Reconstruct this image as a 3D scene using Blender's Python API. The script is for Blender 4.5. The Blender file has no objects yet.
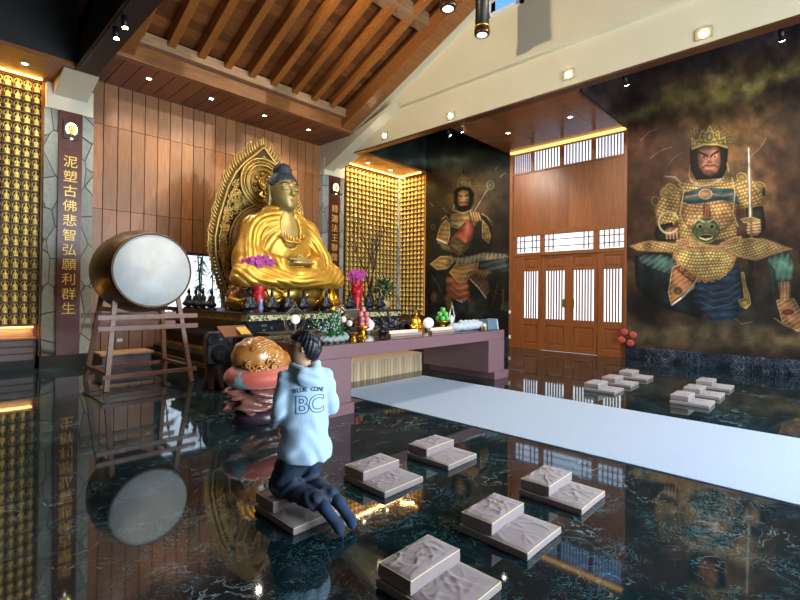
import bpy, bmesh, math, random
import numpy as np
from mathutils import Vector, Matrix
random.seed(7); rng = np.random.default_rng(7)
SC = bpy.context.scene
COL = SC.collection
# ------------------------------------------------------------------ camera
def look_axes(yaw, pitch, roll):
    cy, sy = math.cos(yaw), math.sin(yaw)
    F = np.array([cy, sy, 0.0]); R = np.array([sy, -cy, 0.0]); U = np.array([0, 0, 1.0])
    f = F*math.cos(pitch)+U*math.sin(pitch); u = U*math.cos(pitch)-F*math.sin(pitch)
    r = R*math.cos(roll)+u*math.sin(roll); u = u*math.cos(roll)-R*math.sin(roll)
    return r, u, f
EYE = np.array([0.0, 0.0, 1.6])
AR, AU, AF = look_axes(math.radians(43.47), math.radians(.43), math.radians(.58))
cd = bpy.data.cameras.new('camera'); cam = bpy.data.objects.new('camera', cd); COL.objects.link(cam)
cam.matrix_world = Matrix(((AR[0], AU[0], -AF[0], 0), (AR[1], AU[1], -AF[1], 0), (AR[2], AU[2], -AF[2], 1.6), (0, 0, 0, 1)))
cd.sensor_width = 36; cd.lens = 464.1/800*36; cd.shift_y = -8.9/800; cd.clip_start = .05; cd.clip_end = 300
SC.camera = cam
# ------------------------------------------------------------------ world, light, exposure
SC.view_settings.view_transform = 'Standard'; SC.view_settings.look = 'None'
SC.view_settings.gamma = 1.0; SC.view_settings.use_curve_mapping = False
SC.view_settings.exposure = 0.9
W = bpy.data.worlds.new('sky'); SC.world = W; W.use_nodes = True
nt = W.node_tree; nt.nodes.clear()
tc = nt.nodes.new('ShaderNodeTexCoord'); sp = nt.nodes.new('ShaderNodeSeparateXYZ'); cr = nt.nodes.new('ShaderNodeValToRGB')
bg = nt.nodes.new('ShaderNodeBackground'); wo = nt.nodes.new('ShaderNodeOutputWorld')
nt.links.new(tc.outputs['Generated'], sp.inputs[0]); nt.links.new(sp.outputs['Z'], cr.inputs[0])
e = cr.color_ramp.elements; e[0].position = 0.0; e[0].color = (.80, .90, 1, 1); e[1].position = .52; e[1].color = (.10, .27, .70, 1)
m_ = e.new(.22); m_.color = (.72, .86, 1, 1)
nt.links.new(cr.outputs[0], bg.inputs[0]); bg.inputs[1].default_value = 1.1; nt.links.new(bg.outputs[0], wo.inputs[0])

def area(name, loc, target, sx, sy, power, col):
    l = bpy.data.lights.new(name, 'AREA'); l.shape = 'RECTANGLE'; l.size = sx; l.size_y = sy; l.energy = power; l.color = col
    o = bpy.data.objects.new(name, l); COL.objects.link(o); o.location = loc
    o.rotation_euler = (Vector(target)-Vector(loc)).to_track_quat('-Z', 'Y').to_euler(); return o
def spot(name, loc, target, power, col, ang=60, blend=.5, rad=.03, parent=None):
    l = bpy.data.lights.new(name, 'SPOT'); l.energy = power; l.color = col; l.spot_size = math.radians(ang); l.spot_blend = blend; l.shadow_soft_size = rad
    o = bpy.data.objects.new(name, l); COL.objects.link(o); o.location = loc
    o.rotation_euler = (Vector(target)-Vector(loc)).to_track_quat('-Z', 'Y').to_euler(); return o
WARM = (1, .74, .45); NEUT = (1, .9, .76); COOL = (.72, .86, 1)
# daylight through the open front of the hall and through the two high side windows
area('entrance_daylight', (5.6, -4.8, 2.5), (4.8, 4, .7), 5.6, 4.4, 980, COOL)
# the spotlights of the hall (of these, only the pendant's housing is built)
spot('buddha_spot', (9.2, 1.55, 8.0), (5.6, 10.6, 3.9), 1000, (1, .84, .60), 40, .3, .04)
spot('wall_wash_spot', (2.72, 6.42, 6.81), (9.4, 4.6, 7.2), 620, (1, .86, .66), 110, .6, .10)
spot('buddha_spot_left', (4.6, 3.2, 8.6), (5.9, 9.4, 2.9), 220, (1, .86, .62), 36, .5, .05)
spot('pendant_glow', (6.9, 5.3, 6.8), (6.4, 5.8, 0), 480, (1, .86, .68), 120, .8, .12)

# ------------------------------------------------------------------ helpers
def new_mat(name):
    m = bpy.data.materials.new(name); m.use_nodes = True
    return m, m.node_tree, m.node_tree.nodes['Principled BSDF']
def N(nt, kind, **kw):
    n = nt.nodes.new(kind)
    for k, v in kw.items():
        if k.startswith('i_'): n.inputs[k[2:]].default_value = v
        else: setattr(n, k, v)
    return n
def srgb(h):
    if isinstance(h, str):
        h = h.lstrip('#'); c = [int(h[i:i+2], 16)/255 for i in (0, 2, 4)]
    else: c = h
    return tuple([x/12.92 if x <= .04045 else ((x+.055)/1.055)**2.4 for x in c])+(1,)
MATS = {}
def mat(name, color, rough=.5, metal=0.0, noise=0.0, nscale=8, bump=0.0, bscale=40, emit=None, estr=0, spec=None, ior=None, trans=0, alpha=1, coat=0, stretch=None, col2=None, tint=0.0, sheen=0):
    """one procedural material: colour varied by noise (col2), by the mesh's own 'tint' attribute, and bumped"""
    if name in MATS: return MATS[name]
    m, nt, b = new_mat(name); L = nt.links
    c = srgb(color); b.inputs['Roughness'].default_value = rough; b.inputs['Metallic'].default_value = metal
    if spec is not None: b.inputs['Specular IOR Level'].default_value = spec
    if ior: b.inputs['IOR'].default_value = ior
    b.inputs['Transmission Weight'].default_value = trans; b.inputs['Alpha'].default_value = alpha
    b.inputs['Coat Weight'].default_value = coat; b.inputs['Coat Roughness'].default_value = .08
    if sheen: b.inputs['Sheen Weight'].default_value = sheen
    tcn = N(nt, 'ShaderNodeTexCoord'); vec = tcn.outputs['Object']
    if stretch:
        mp = N(nt, 'ShaderNodeMapping'); mp.inputs['Scale'].default_value = stretch; L.new(vec, mp.inputs[0]); vec = mp.outputs[0]
    c2 = srgb(col2) if col2 else tuple([x*(1-noise) for x in c[:3]])+(1,)
    out = None
    if noise > 0 or col2:
        n = N(nt, 'ShaderNodeTexNoise'); n.inputs['Scale'].default_value = nscale; n.inputs['Detail'].default_value = 5; L.new(vec, n.inputs['Vector'])
        r = N(nt, 'ShaderNodeMapRange'); r.inputs[1].default_value = .3; r.inputs[2].default_value = .7; L.new(n.outputs['Fac'], r.inputs[0])
        mx = N(nt, 'ShaderNodeMix', data_type='RGBA'); mx.inputs[6].default_value = c; mx.inputs[7].default_value = c2; L.new(r.outputs[0], mx.inputs[0]); out = mx.outputs[2]
    if tint > 0:
        at = N(nt, 'ShaderNodeAttribute', attribute_name='tint'); mu = N(nt, 'ShaderNodeMath', operation='MULTIPLY_ADD'); mu.inputs[1].default_value = tint; mu.inputs[2].default_value = 1-tint/2
        L.new(at.outputs['Fac'], mu.inputs[0]); vm = N(nt, 'ShaderNodeVectorMath', operation='SCALE')
        if out is None: vm.inputs[0].default_value = c[:3]
        else: L.new(out, vm.inputs[0])
        L.new(mu.outputs[0], vm.inputs['Scale']); out = vm.outputs[0]
    if out is not None: L.new(out, b.inputs['Base Color'])
    else: b.inputs['Base Color'].default_value = c
    if bump > 0:
        n2 = N(nt, 'ShaderNodeTexNoise'); n2.inputs['Scale'].default_value = bscale; n2.inputs['Detail'].default_value = 4; L.new(vec, n2.inputs['Vector'])
        bp = N(nt, 'ShaderNodeBump'); bp.inputs['Strength'].default_value = bump; bp.inputs['Distance'].default_value = .02; L.new(n2.outputs['Fac'], bp.inputs['Height']); L.new(bp.outputs[0], b.inputs['Normal'])
    if emit:
        b.inputs['Emission Color'].default_value = srgb(emit); b.inputs['Emission Strength'].default_value = estr
    MATS[name] = m; return m

class MB:
    """collects shapes; build() links them as one mesh object"""
    def __init__(s): s.v = []; s.f = []; s.t = []; s.sm = []
    def add(s, V, F, tint=.5, smooth=False):
        o = len(s.v); s.v.extend([tuple(map(float, q)) for q in V]); s.f.extend([tuple(o+i for i in q) for q in F]); s.t.extend([tint]*len(F)); s.sm.extend([smooth]*len(F)); return s
    def box(s, x0, x1, y0, y1, z0, z1, tint=.5):
        V = [(x, y, z) for z in (z0, z1) for y in (y0, y1) for x in (x0, x1)]
        return s.add(V, [(0, 2, 3, 1), (4, 5, 7, 6), (0, 1, 5, 4), (2, 6, 7, 3), (0, 4, 6, 2), (1, 3, 7, 5)], tint)
    def obox(s, c, sx, sy, sz, rz=0, rx=0, ry=0, tint=.5):
        M = Matrix.Rotation(rz, 3, 'Z') @ Matrix.Rotation(ry, 3, 'Y') @ Matrix.Rotation(rx, 3, 'X')
        V = [Vector(c)+M@Vector((x*sx/2, y*sy/2, z*sz/2)) for z in (-1, 1) for y in (-1, 1) for x in (-1, 1)]
        return s.add(V, [(0, 2, 3, 1), (4, 5, 7, 6), (0, 1, 5, 4), (2, 6, 7, 3), (0, 4, 6, 2), (1, 3, 7, 5)], tint)
    def bar(s, a, b, w, h=None, tint=.5, up=(0, 0, 1)):
        h = h or w; a = Vector(a); b = Vector(b); d = (b-a).normalized(); u = Vector(up)
        if abs(d.dot(u)) > .97: u = Vector((1, 0, 0))
        sx = d.cross(u).normalized(); sy = sx.cross(d)
        V = [p+sx*i*w/2+sy*j*h/2 for p in (a, b) for i, j in ((-1, -1), (1, -1), (1, 1), (-1, 1))]
        return s.add(V, [(0, 3, 2, 1), (4, 5, 6, 7)]+[(i, (i+1) % 4, (i+1) % 4+4, i+4) for i in range(4)], tint)
    def tube(s, pts, rad, n=8, tint=.5, cap=True, smooth=True):
        pts = [Vector(p) for p in pts]; m = len(pts); R = rad if hasattr(rad, '__len__') else [rad]*m
        V = []; F = []; prev = None
        for i, p in enumerate(pts):
            d = (pts[min(i+1, m-1)]-pts[max(i-1, 0)]).normalized()
            if prev is None: u = Vector((0, 0, 1)) if abs(d.z) < .9 else Vector((1, 0, 0)); sx = d.cross(u).normalized()
            else: sx = (prev-d*prev.dot(d)).normalized()
            prev = sx; sy = d.cross(sx)
            for k in range(n):
                a = 2*math.pi*k/n; V.append(p+sx*math.cos(a)*R[i]+sy*math.sin(a)*R[i])
        for i in range(m-1):
            for k in range(n): F.append((i*n+k, i*n+(k+1) % n, (i+1)*n+(k+1) % n, (i+1)*n+k))
        if cap: F.append(tuple(range(n-1, -1, -1))); F.append(tuple(range((m-1)*n, m*n)))
        return s.add(V, F, tint, smooth)
    def lathe(s, prof, c=(0, 0, 0), n=20, axis='z', tint=.5, smooth=True, sx=1, sy=1):
        V = []; F = []; m = len(prof)
        for r, z in prof:
            for k in range(n):
                a = 2*math.pi*k/n; q = (r*math.cos(a)*sx, r*math.sin(a)*sy, z)
                if axis == 'y': q = (q[0], z, q[1])
                if axis == 'x': q = (z, q[0], q[1])
                V.append((c[0]+q[0], c[1]+q[1], c[2]+q[2]))
        for i in range(m-1):
            for k in range(n):
                q = (i*n+k, i*n+(k+1) % n, (i+1)*n+(k+1) % n, (i+1)*n+k); F.append(q if axis != 'y' else q[::-1])
        F.append(tuple(range(n-1, -1, -1))); F.append(tuple(range((m-1)*n, m*n)))
        return s.add(V, F, tint, smooth)
    def ball(s, c, r, n=12, tint=.5):
        rx, ry, rz = r if hasattr(r, '__len__') else (r, r, r); m = max(4, n*2//3)
        pr = [(math.sin(math.pi*i/m), -math.cos(math.pi*i/m)) for i in range(m+1)]; pr[0] = (.02, -1); pr[-1] = (.02, 1)
        V = []; F = []
        for a, z in pr:
            for k in range(n): t = 2*math.pi*k/n; V.append((c[0]+a*rx*math.cos(t), c[1]+a*ry*math.sin(t), c[2]+z*rz))
        for i in range(m):
            for k in range(n): F.append((i*n+k, i*n+(k+1) % n, (i+1)*n+(k+1) % n, (i+1)*n+k))
        F.append(tuple(range(n-1, -1, -1))); F.append(tuple(range(m*n, (m+1)*n)))
        return s.add(V, F, tint, True)
    def prism(s, poly, a0, a1, axis='y', tint=.5):
        """polygon of 2-D points extruded along an axis (x: points are (y,z); y: (x,z); z: (x,y))"""
        def P(q, a): return {'x': (a, q[0], q[1]), 'y': (q[0], a, q[1]), 'z': (q[0], q[1], a)}[axis]
        n = len(poly); V = [P(q, a0) for q in poly]+[P(q, a1) for q in poly]
        F = [tuple(range(n)), tuple(range(2*n-1, n-1, -1))]+[(i, i+n, (i+1) % n+n, (i+1) % n) for i in range(n)]
        return s.add(V, F, tint)
    def leaf(s, base, tip, w, bend=.15, tint=.5, up=(0, 0, 1)):
        a = Vector(base); b = Vector(tip); d = b-a; u = Vector(up)
        sx = d.cross(u)
        sx = sx.normalized() if sx.length > 1e-6 else Vector((1, 0, 0))
        nrm = sx.cross(d).normalized(); V = []
        for t, ww, k in ((0, .15, 0), (.35, 1, 1), (.7, .75, .8), (1, .03, 0)):
            p = a+d*t+nrm*bend*d.length*k; V += [p-sx*w*ww/2, p+nrm*w*.12, p+sx*w*ww/2]
        F = []
        for i in range(3): F += [(i*3, i*3+1, i*3+4, i*3+3), (i*3+1, i*3+2, i*3+5, i*3+4)]
        return s.add(V, F, tint, True)
    def mesh(s, name):
        me = bpy.data.meshes.new(name); me.from_pydata(s.v, [], s.f)
        at = me.attributes.new('tint', 'FLOAT', 'FACE'); at.data.foreach_set('value', s.t)
        me.polygons.foreach_set('use_smooth', s.sm); me.update()
        bm = bmesh.new(); bm.from_mesh(me); bmesh.ops.recalc_face_normals(bm, faces=bm.faces); bm.to_mesh(me); bm.free(); return me
    def build(s, name, m, parent=None, bevel=0, loc=None, rz=0):
        return link(name, s.mesh(name), m, parent, bevel, loc, rz)
def link(name, me, m, parent=None, bevel=0, loc=None, rz=0):
    o = bpy.data.objects.new(name, me); COL.objects.link(o)
    if m and not me.materials: me.materials.append(m)
    if parent: o.parent = parent
    if loc is not None: o.location = loc
    if rz: o.rotation_euler = (0, 0, rz)
    if bevel:
        b = o.modifiers.new('bevel', 'BEVEL'); b.width = bevel; b.segments = 2; b.limit_method = 'ANGLE'
    return o
def tag(o, label=None, cat=None, group=None, kind=None):
    if label: o['label'] = label
    if cat: o['category'] = cat
    if group: o['group'] = group
    if kind: o['kind'] = kind
    return o
def struct(o): o['kind'] = 'structure'; return o
def empty(name, loc=(0, 0, 0), rz=0, **kw):
    o = bpy.data.objects.new(name, None); o.empty_display_size = .1; COL.objects.link(o); o.location = loc; o.rotation_euler = (0, 0, rz)
    return tag(o, **kw)
def copy_tree(o, parent=None):
    c = o.copy(); COL.objects.link(c)
    if parent: c.parent = parent
    for ch in list(o.children): copy_tree(ch, c)
    return c
def text_mesh(name, s, size, m, parent=None, M=None, depth=.004, off=0):
    cu = bpy.data.curves.new(name, 'FONT'); cu.body = s; cu.size = size; cu.extrude = depth; cu.align_x = 'CENTER'; cu.align_y = 'CENTER'; cu.resolution_u = 3; cu.offset = off
    t = bpy.data.objects.new(name, cu); COL.objects.link(t); bpy.context.view_layer.update()
    me = bpy.data.meshes.new_from_object(t.evaluated_get(bpy.context.evaluated_depsgraph_get())); bpy.data.objects.remove(t)
    me.name = name; me.materials.clear(); me.materials.append(m)
    if M is not None: me.transform(M)
    o = bpy.data.objects.new(name, me); COL.objects.link(o)
    if parent: o.parent = parent
    return o
# rounded bodies: a field of smooth-joined limbs, turned into one surface
def smin(a, b, k):
    h = np.clip(.5+.5*(b-a)/k, 0, 1); return b*(1-h)+a*h-k*h*(1-h)
def f_cap(X, Y, Z, a, b, ra, rb):
    a = np.array(a, float); b = np.array(b, float); d = b-a; L2 = d@d+1e-12
    t = np.clip(((X-a[0])*d[0]+(Y-a[1])*d[1]+(Z-a[2])*d[2])/L2, 0, 1)
    return np.sqrt((X-a[0]-t*d[0])**2+(Y-a[1]-t*d[1])**2+(Z-a[2]-t*d[2])**2)-(ra+(rb-ra)*t)
def f_ell(X, Y, Z, c, r, R=None):
    x, y, z = X-c[0], Y-c[1], Z-c[2]
    if R is not None:
        R = np.array(R); x, y, z = (R[0][0]*x+R[1][0]*y+R[2][0]*z, R[0][1]*x+R[1][1]*y+R[2][1]*z, R[0][2]*x+R[1][2]*y+R[2][2]*z)
    k0 = np.sqrt((x/r[0])**2+(y/r[1])**2+(z/r[2])**2); k1 = np.sqrt((x/r[0]**2)**2+(y/r[1]**2)**2+(z/r[2]**2)**2)+1e-9
    return k0*(k0-1)/k1
def field(prims):
    def f(X, Y, Z):
        D = None
        for p in prims:
            kind, k = p[0], p[-1]
            if kind == 'cap': d = f_cap(X, Y, Z, *p[1:-1])
            elif kind == 'ell': d = f_ell(X, Y, Z, *p[1:-1])
            elif kind == 'cut':                       # carve an ellipsoid away
                d = f_ell(X, Y, Z, *p[1:-1]); D = -smin(-D, d, k); continue
            elif kind == 'below':                     # keep only z > value
                D = np.maximum(D, p[1]-Z); continue
            elif kind == 'above': D = np.maximum(D, Z-p[1]); continue
            D = d if D is None else smin(D, d, k)
        return D
    return f
def nets(f, lo, hi, h, post=None):
    ax = [np.arange(lo[i], hi[i]+h, h) for i in range(3)]
    X, Y, Z = np.meshgrid(*ax, indexing='ij'); V = f(X, Y, Z)
    S = V < 0; sh = V.shape; cs = (sh[0]-1, sh[1]-1, sh[2]-1)
    acc = np.zeros(cs+(3,)); cnt = np.zeros(cs)
    g = np.stack([X, Y, Z], -1)
    offs = [(0, 0, 0), (1, 0, 0), (0, 1, 0), (0, 0, 1), (1, 1, 0), (1, 0, 1), (0, 1, 1), (1, 1, 1)]
    def cut(o): return tuple(slice(o[i], o[i]+cs[i]) for i in range(3))
    for a in offs:
        for i in range(3):
            if a[i] == 0:
                b = list(a); b[i] = 1; b = tuple(b)
                va, vb = V[cut(a)], V[cut(b)]; m = (va < 0) != (vb < 0)
                t = np.where(m, va/np.where(m, va-vb, 1), 0)
                p = g[cut(a)]+t[..., None]*(g[cut(b)]-g[cut(a)]); acc += p*m[..., None]; cnt += m
    act = cnt > 0; idx = -np.ones(cs, int); idx[act] = np.arange(act.sum()); P = acc[act]/cnt[act][:, None]
    F = []
    for i in range(3):
        j, k = (i+1) % 3, (i+2) % 3
        sl = [slice(None)]*3; sl[i] = slice(0, sh[i]-1); sl2 = [slice(None)]*3; sl2[i] = slice(1, sh[i])
        c = S[tuple(sl)] != S[tuple(sl2)]; I = np.argwhere(c); sgn = S[tuple(sl)][c]
        ok = (I[:, j] > 0) & (I[:, k] > 0) & (I[:, j] < sh[j]-1) & (I[:, k] < sh[k]-1); I = I[ok]; sgn = sgn[ok]
        q = []
        for dj, dk in ((0, 0), (-1, 0), (-1, -1), (0, -1)):
            J = I.copy(); J[:, j] += dj; J[:, k] += dk; q.append(idx[J[:, 0], J[:, 1], J[:, 2]])
        q = np.stack(q, 1); q[~sgn] = q[~sgn][:, ::-1]; F.append(q)
    F = np.concatenate(F); F = F[(F >= 0).all(1)]
    return P, F
def np_mesh(name, P, F, smooth=True):
    me = bpy.data.meshes.new(name); n = len(F); w = F.shape[1]
    me.vertices.add(len(P)); me.vertices.foreach_set('co', np.asarray(P, np.float32).ravel())
    me.loops.add(n*w); me.loops.foreach_set('vertex_index', F.astype(np.int32).ravel())
    me.polygons.add(n); me.polygons.foreach_set('loop_start', np.arange(0, n*w, w, dtype=np.int32)); me.polygons.foreach_set('loop_total', np.full(n, w, np.int32))
    me.update(); me.validate(); me.polygons.foreach_set('use_smooth', [smooth]*len(me.polygons)); return me
def sculpt(name, prims, lo, hi, h, fn=None):
    f = field(prims)
    if fn: g = lambda X, Y, Z: fn(f(X, Y, Z), X, Y, Z)
    else: g = f
    P, F = nets(g, lo, hi, h); F = F[:, ::-1]
    return np_mesh(name, P, F)
# ------------------------------------------------------------------ materials
WOOD = dict(rough=.38, noise=.28, nscale=3.0)
M_plank = mat('cedar_planks', '#a06b40', rough=.42, col2='#83532d', nscale=3, stretch=(9, 9, .8), tint=.5)
M_plank2 = mat('cedar_soffit', '#8c5530', rough=.40, col2='#6a3b20', nscale=3, stretch=(9, .9, 9), tint=.7)
M_wood = mat('warm_wood', '#96602f', rough=.38, col2='#7a4722', nscale=3, stretch=(1, 8, 8), tint=.3)
M_rib = mat('rib_wood', '#a5672f', rough=.30, col2='#874c20', nscale=4, stretch=(12, .8, 8))
M_roof = mat('roof_boards', '#8d5328', rough=.5, col2='#5d3013', nscale=4, stretch=(1.2, 12, 12), tint=.9)
M_soffit = mat('polished_soffit', '#85502c', rough=.25, col2='#6c3c1f', nscale=2, stretch=(8, .7, 1), tint=.2)
M_door = mat('door_wood', '#81491f', rough=.40, col2='#683716', nscale=3, stretch=(9, 9, .8), tint=.4)
M_dark = mat('black_brown_wood', '#2a1b12', rough=.5, noise=.3)
M_dark2 = mat('near_black_paint', '#191613', rough=.6)
M_cream = mat('cream_plaster', '#cfc5a6', rough=.85, noise=.06, nscale=2, bump=.05, bscale=60)
M_cream2 = mat('cream_capital', '#d9d1bb', rough=.8)
M_iron = mat('black_iron', '#141312', rough=.45, metal=.3)
M_ledge = mat('pale_wood', '#a98560', rough=.45, col2='#8f6a48', stretch=(1, 8, 8), nscale=3)
M_gold = mat('gold_leaf', '#e0a22a', rough=.30, metal=.85, noise=.15, nscale=3)
M_goldp = mat('gold_paint', '#f0c868', rough=.45, metal=.3)
M_white = mat('white_plastic', '#d8d8d4', rough=.4)

def marble(name, base, vein, vein2, rough, ior, vs=1.1, strength=.9):
    m, nt, b = new_mat(name); L = nt.links
    t = N(nt, 'ShaderNodeTexCoord')
    wn = N(nt, 'ShaderNodeTexNoise'); wn.inputs['Scale'].default_value = 1.7; wn.inputs['Detail'].default_value = 6; L.new(t.outputs['Object'], wn.inputs['Vector'])
    ad = N(nt, 'ShaderNodeVectorMath', operation='MULTIPLY_ADD'); ad.inputs[1].default_value = (1.6, 1.6, 1.6); L.new(wn.outputs['Color'], ad.inputs[0]); L.new(t.outputs['Object'], ad.inputs[2])
    mp = N(nt, 'ShaderNodeMapping'); mp.inputs['Rotation'].default_value = (0, 0, .6); mp.inputs['Scale'].default_value = (vs, vs*2.3, vs); L.new(ad.outputs[0], mp.inputs[0])
    def ridge(scale, lo, det, rough_, dist):
        n = N(nt, 'ShaderNodeTexNoise'); n.inputs['Scale'].default_value = scale; n.inputs['Detail'].default_value = det; n.inputs['Roughness'].default_value = rough_; n.inputs['Distortion'].default_value = dist; L.new(mp.outputs[0], n.inputs['Vector'])
        a = N(nt, 'ShaderNodeMath', operation='SUBTRACT'); a.inputs[1].default_value = .5; L.new(n.outputs['Fac'], a.inputs[0]); c = N(nt, 'ShaderNodeMath', operation='ABSOLUTE'); L.new(a.outputs[0], c.inputs[0])
        r = N(nt, 'ShaderNodeMapRange'); r.inputs[1].default_value = 0; r.inputs[2].default_value = lo; r.inputs[3].default_value = 1; r.inputs[4].default_value = 0; L.new(c.outputs[0], r.inputs[0]); return r
    r1 = ridge(1.5, .010, 6, .55, .6); rb = ridge(4.5, .020, 6, .6, 1.2)
    n2 = N(nt, 'ShaderNodeTexNoise'); n2.inputs['Scale'].default_value = 1.3; n2.inputs['Detail'].default_value = 3; L.new(t.outputs['Object'], n2.inputs['Vector'])
    r2 = N(nt, 'ShaderNodeMapRange'); r2.inputs[1].default_value = .50; r2.inputs[2].default_value = .72; L.new(n2.outputs['Fac'], r2.inputs[0])
    mu = N(nt, 'ShaderNodeMath', operation='MULTIPLY'); L.new(r1.outputs[0], mu.inputs[0]); L.new(r2.outputs[0], mu.inputs[1])
    # fine wispy crackle
    n3 = N(nt, 'ShaderNodeTexNoise'); n3.inputs['Scale'].default_value = 7; n3.inputs['Detail'].default_value = 9; n3.inputs['Roughness'].default_value = .68; n3.inputs['Distortion'].default_value = 1.6; L.new(mp.outputs[0], n3.inputs['Vector'])
    r3 = N(nt, 'ShaderNodeMapRange'); r3.inputs[1].default_value = .60; r3.inputs[2].default_value = .76; L.new(n3.outputs['Fac'], r3.inputs[0])
    n5 = N(nt, 'ShaderNodeTexNoise'); n5.inputs['Scale'].default_value = 2.3; n5.inputs['Detail'].default_value = 4; L.new(t.outputs['Object'], n5.inputs['Vector'])
    r5 = N(nt, 'ShaderNodeMapRange'); r5.inputs[1].default_value = .42; r5.inputs[2].default_value = .66; L.new(n5.outputs['Fac'], r5.inputs[0])
    k5 = N(nt, 'ShaderNodeMath', operation='MULTIPLY'); L.new(rb.outputs[0], k5.inputs[0]); L.new(r5.outputs[0], k5.inputs[1]); k6 = N(nt, 'ShaderNodeMath', operation='MAXIMUM'); L.new(k5.outputs[0], k6.inputs[0]); L.new(r3.outputs[0], k6.inputs[1])
    m1 = N(nt, 'ShaderNodeMix', data_type='RGBA'); m1.inputs[6].default_value = srgb(base); m1.inputs[7].default_value = srgb(vein2); L.new(k6.outputs[0], m1.inputs[0])
    m2 = N(nt, 'ShaderNodeMix', data_type='RGBA'); m2.inputs[7].default_value = srgb(vein); L.new(m1.outputs[2], m2.inputs[6])
    mm = N(nt, 'ShaderNodeMath', operation='MULTIPLY'); mm.inputs[1].default_value = strength; L.new(mu.outputs[0], mm.inputs[0]); L.new(mm.outputs[0], m2.inputs[0])
    L.new(m2.outputs[2], b.inputs['Base Color']); b.inputs['Roughness'].default_value = rough; b.inputs['IOR'].default_value = ior
    return m
M_floor = marble('polished_black_green_marble', '#101e21', '#b4d0cc', '#4f7f88', .04, 1.62)
M_base = marble('dark_veined_marble', '#161b24', '#d5dfe8', '#77869a', .15, 1.6, vs=2.6, strength=1)

def stone_mat():
    m, nt, b = new_mat('cleft_stone'); L = nt.links
    t = N(nt, 'ShaderNodeTexCoord'); mp = N(nt, 'ShaderNodeMapping'); mp.inputs['Scale'].default_value = (2.4, 2.4, 1.25); L.new(t.outputs['Object'], mp.inputs[0])
    vo = N(nt, 'ShaderNodeTexVoronoi', feature='DISTANCE_TO_EDGE'); vo.inputs['Scale'].default_value = 1.3; L.new(mp.outputs[0], vo.inputs['Vector'])
    vc = N(nt, 'ShaderNodeTexVoronoi'); vc.inputs['Scale'].default_value = 1.3; L.new(mp.outputs[0], vc.inputs['Vector'])
    n = N(nt, 'ShaderNodeTexNoise'); n.inputs['Scale'].default_value = 9; n.inputs['Detail'].default_value = 8; L.new(t.outputs['Object'], n.inputs['Vector'])
    mx = N(nt, 'ShaderNodeMix', data_type='RGBA'); mx.inputs[6].default_value = srgb('#8b928d'); mx.inputs[7].default_value = srgb('#b9b9aa'); L.new(n.outputs['Fac'], mx.inputs[0])
    hs = N(nt, 'ShaderNodeMix', data_type='RGBA', blend_type='MULTIPLY'); hs.inputs[0].default_value = .45; L.new(mx.outputs[2], hs.inputs[6]); bw = N(nt, 'ShaderNodeRGBToBW'); L.new(vc.outputs['Color'], bw.inputs[0]); L.new(bw.outputs[0], hs.inputs[7])
    r = N(nt, 'ShaderNodeMapRange'); r.inputs[1].default_value = 0; r.inputs[2].default_value = .03; L.new(vo.outputs['Distance'], r.inputs[0])
    m2 = N(nt, 'ShaderNodeMix', data_type='RGBA'); m2.inputs[6].default_value = srgb('#2c302e'); L.new(hs.outputs[2], m2.inputs[7]); L.new(r.outputs[0], m2.inputs[0])
    L.new(m2.outputs[2], b.inputs['Base Color']); b.inputs['Roughness'].default_value = .8
    bp = N(nt, 'ShaderNodeBump'); bp.inputs['Strength'].default_value = .6; bp.inputs['Distance'].default_value = .03
    ad = N(nt, 'ShaderNodeMath', operation='ADD'); L.new(r.outputs[0], ad.inputs[0]); L.new(n.outputs['Fac'], ad.inputs[1]); L.new(ad.outputs[0], bp.inputs['Height']); L.new(bp.outputs[0], b.inputs['Normal'])
    return m
M_stone = stone_mat()

# ------------------------------------------------------------------ the hall's shell
CX = 5.87
def mir(x): return 2*CX-x
struct(MB().box(-1.3, 13.2, -6.2, 13.2, -.2, 0).build('floor', M_floor))
# plank wall behind the Buddha, with the low garden window
WX0, WX1, WZ0, WZ1 = 4.35, 6.75, 1.0, 2.58
b = MB(); x = 2.72; k = 0
edges = []
while x < 9.15: edges.append(x); x += .292
edges[-1] = 9.2
def plank_spans(x0, x1):
    for za, zb in ((.25, .95), (.95, 3.5), (3.5, 5.44), (5.44, 6.45)):
        if x1 > WX0 and x0 < WX1:
            if zb > WZ1 and za < WZ1: yield WZ1, zb
            elif za < WZ0 and zb <= WZ0: yield za, zb
            elif za >= WZ1: yield za, zb
        else: yield za, zb
for x0, x1 in zip(edges[:-1], edges[1:]):
    for za, zb in plank_spans(x0, x1): b.box(x0+.009, x1-.009, 12.3, 12.36, za+.005, zb-.005, random.random())
wb = struct(b.build('wall_back', M_plank))
b = MB()
b.box(1.9, WX0, 12.36, 12.5, 0, 6.5).box(WX1, 9.9, 12.36, 12.5, 0, 6.5).box(WX0, WX1, 12.36, 12.5, 0, WZ0).box(WX0, WX1, 12.36, 12.5, WZ1, 6.5)
b.build('plank_backing', M_dark2, wb)
fr = MB().box(WX0-.06, WX1+.06, 12.26, 12.5, WZ1, WZ1+.06).box(WX0-.06, WX1+.06, 12.26, 12.5, WZ0-.06, WZ0).box(WX0-.06, WX0, 12.26, 12.5, WZ0, WZ1).box(WX1, WX1+.06, 12.26, 12.5, WZ0, WZ1)
struct(fr.build('window_1', M_dark))
struct(MB().box(2.8, 9.1, 12.2, 12.3, .87, .95).box(2.8, 9.1, 12.24, 12.3, .78, .87).build('trim_1', M_wood))
struct(MB().box(2.8, 9.1, 12.22, 12.3, 0, .25).build('baseboard_back', M_dark2))
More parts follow.
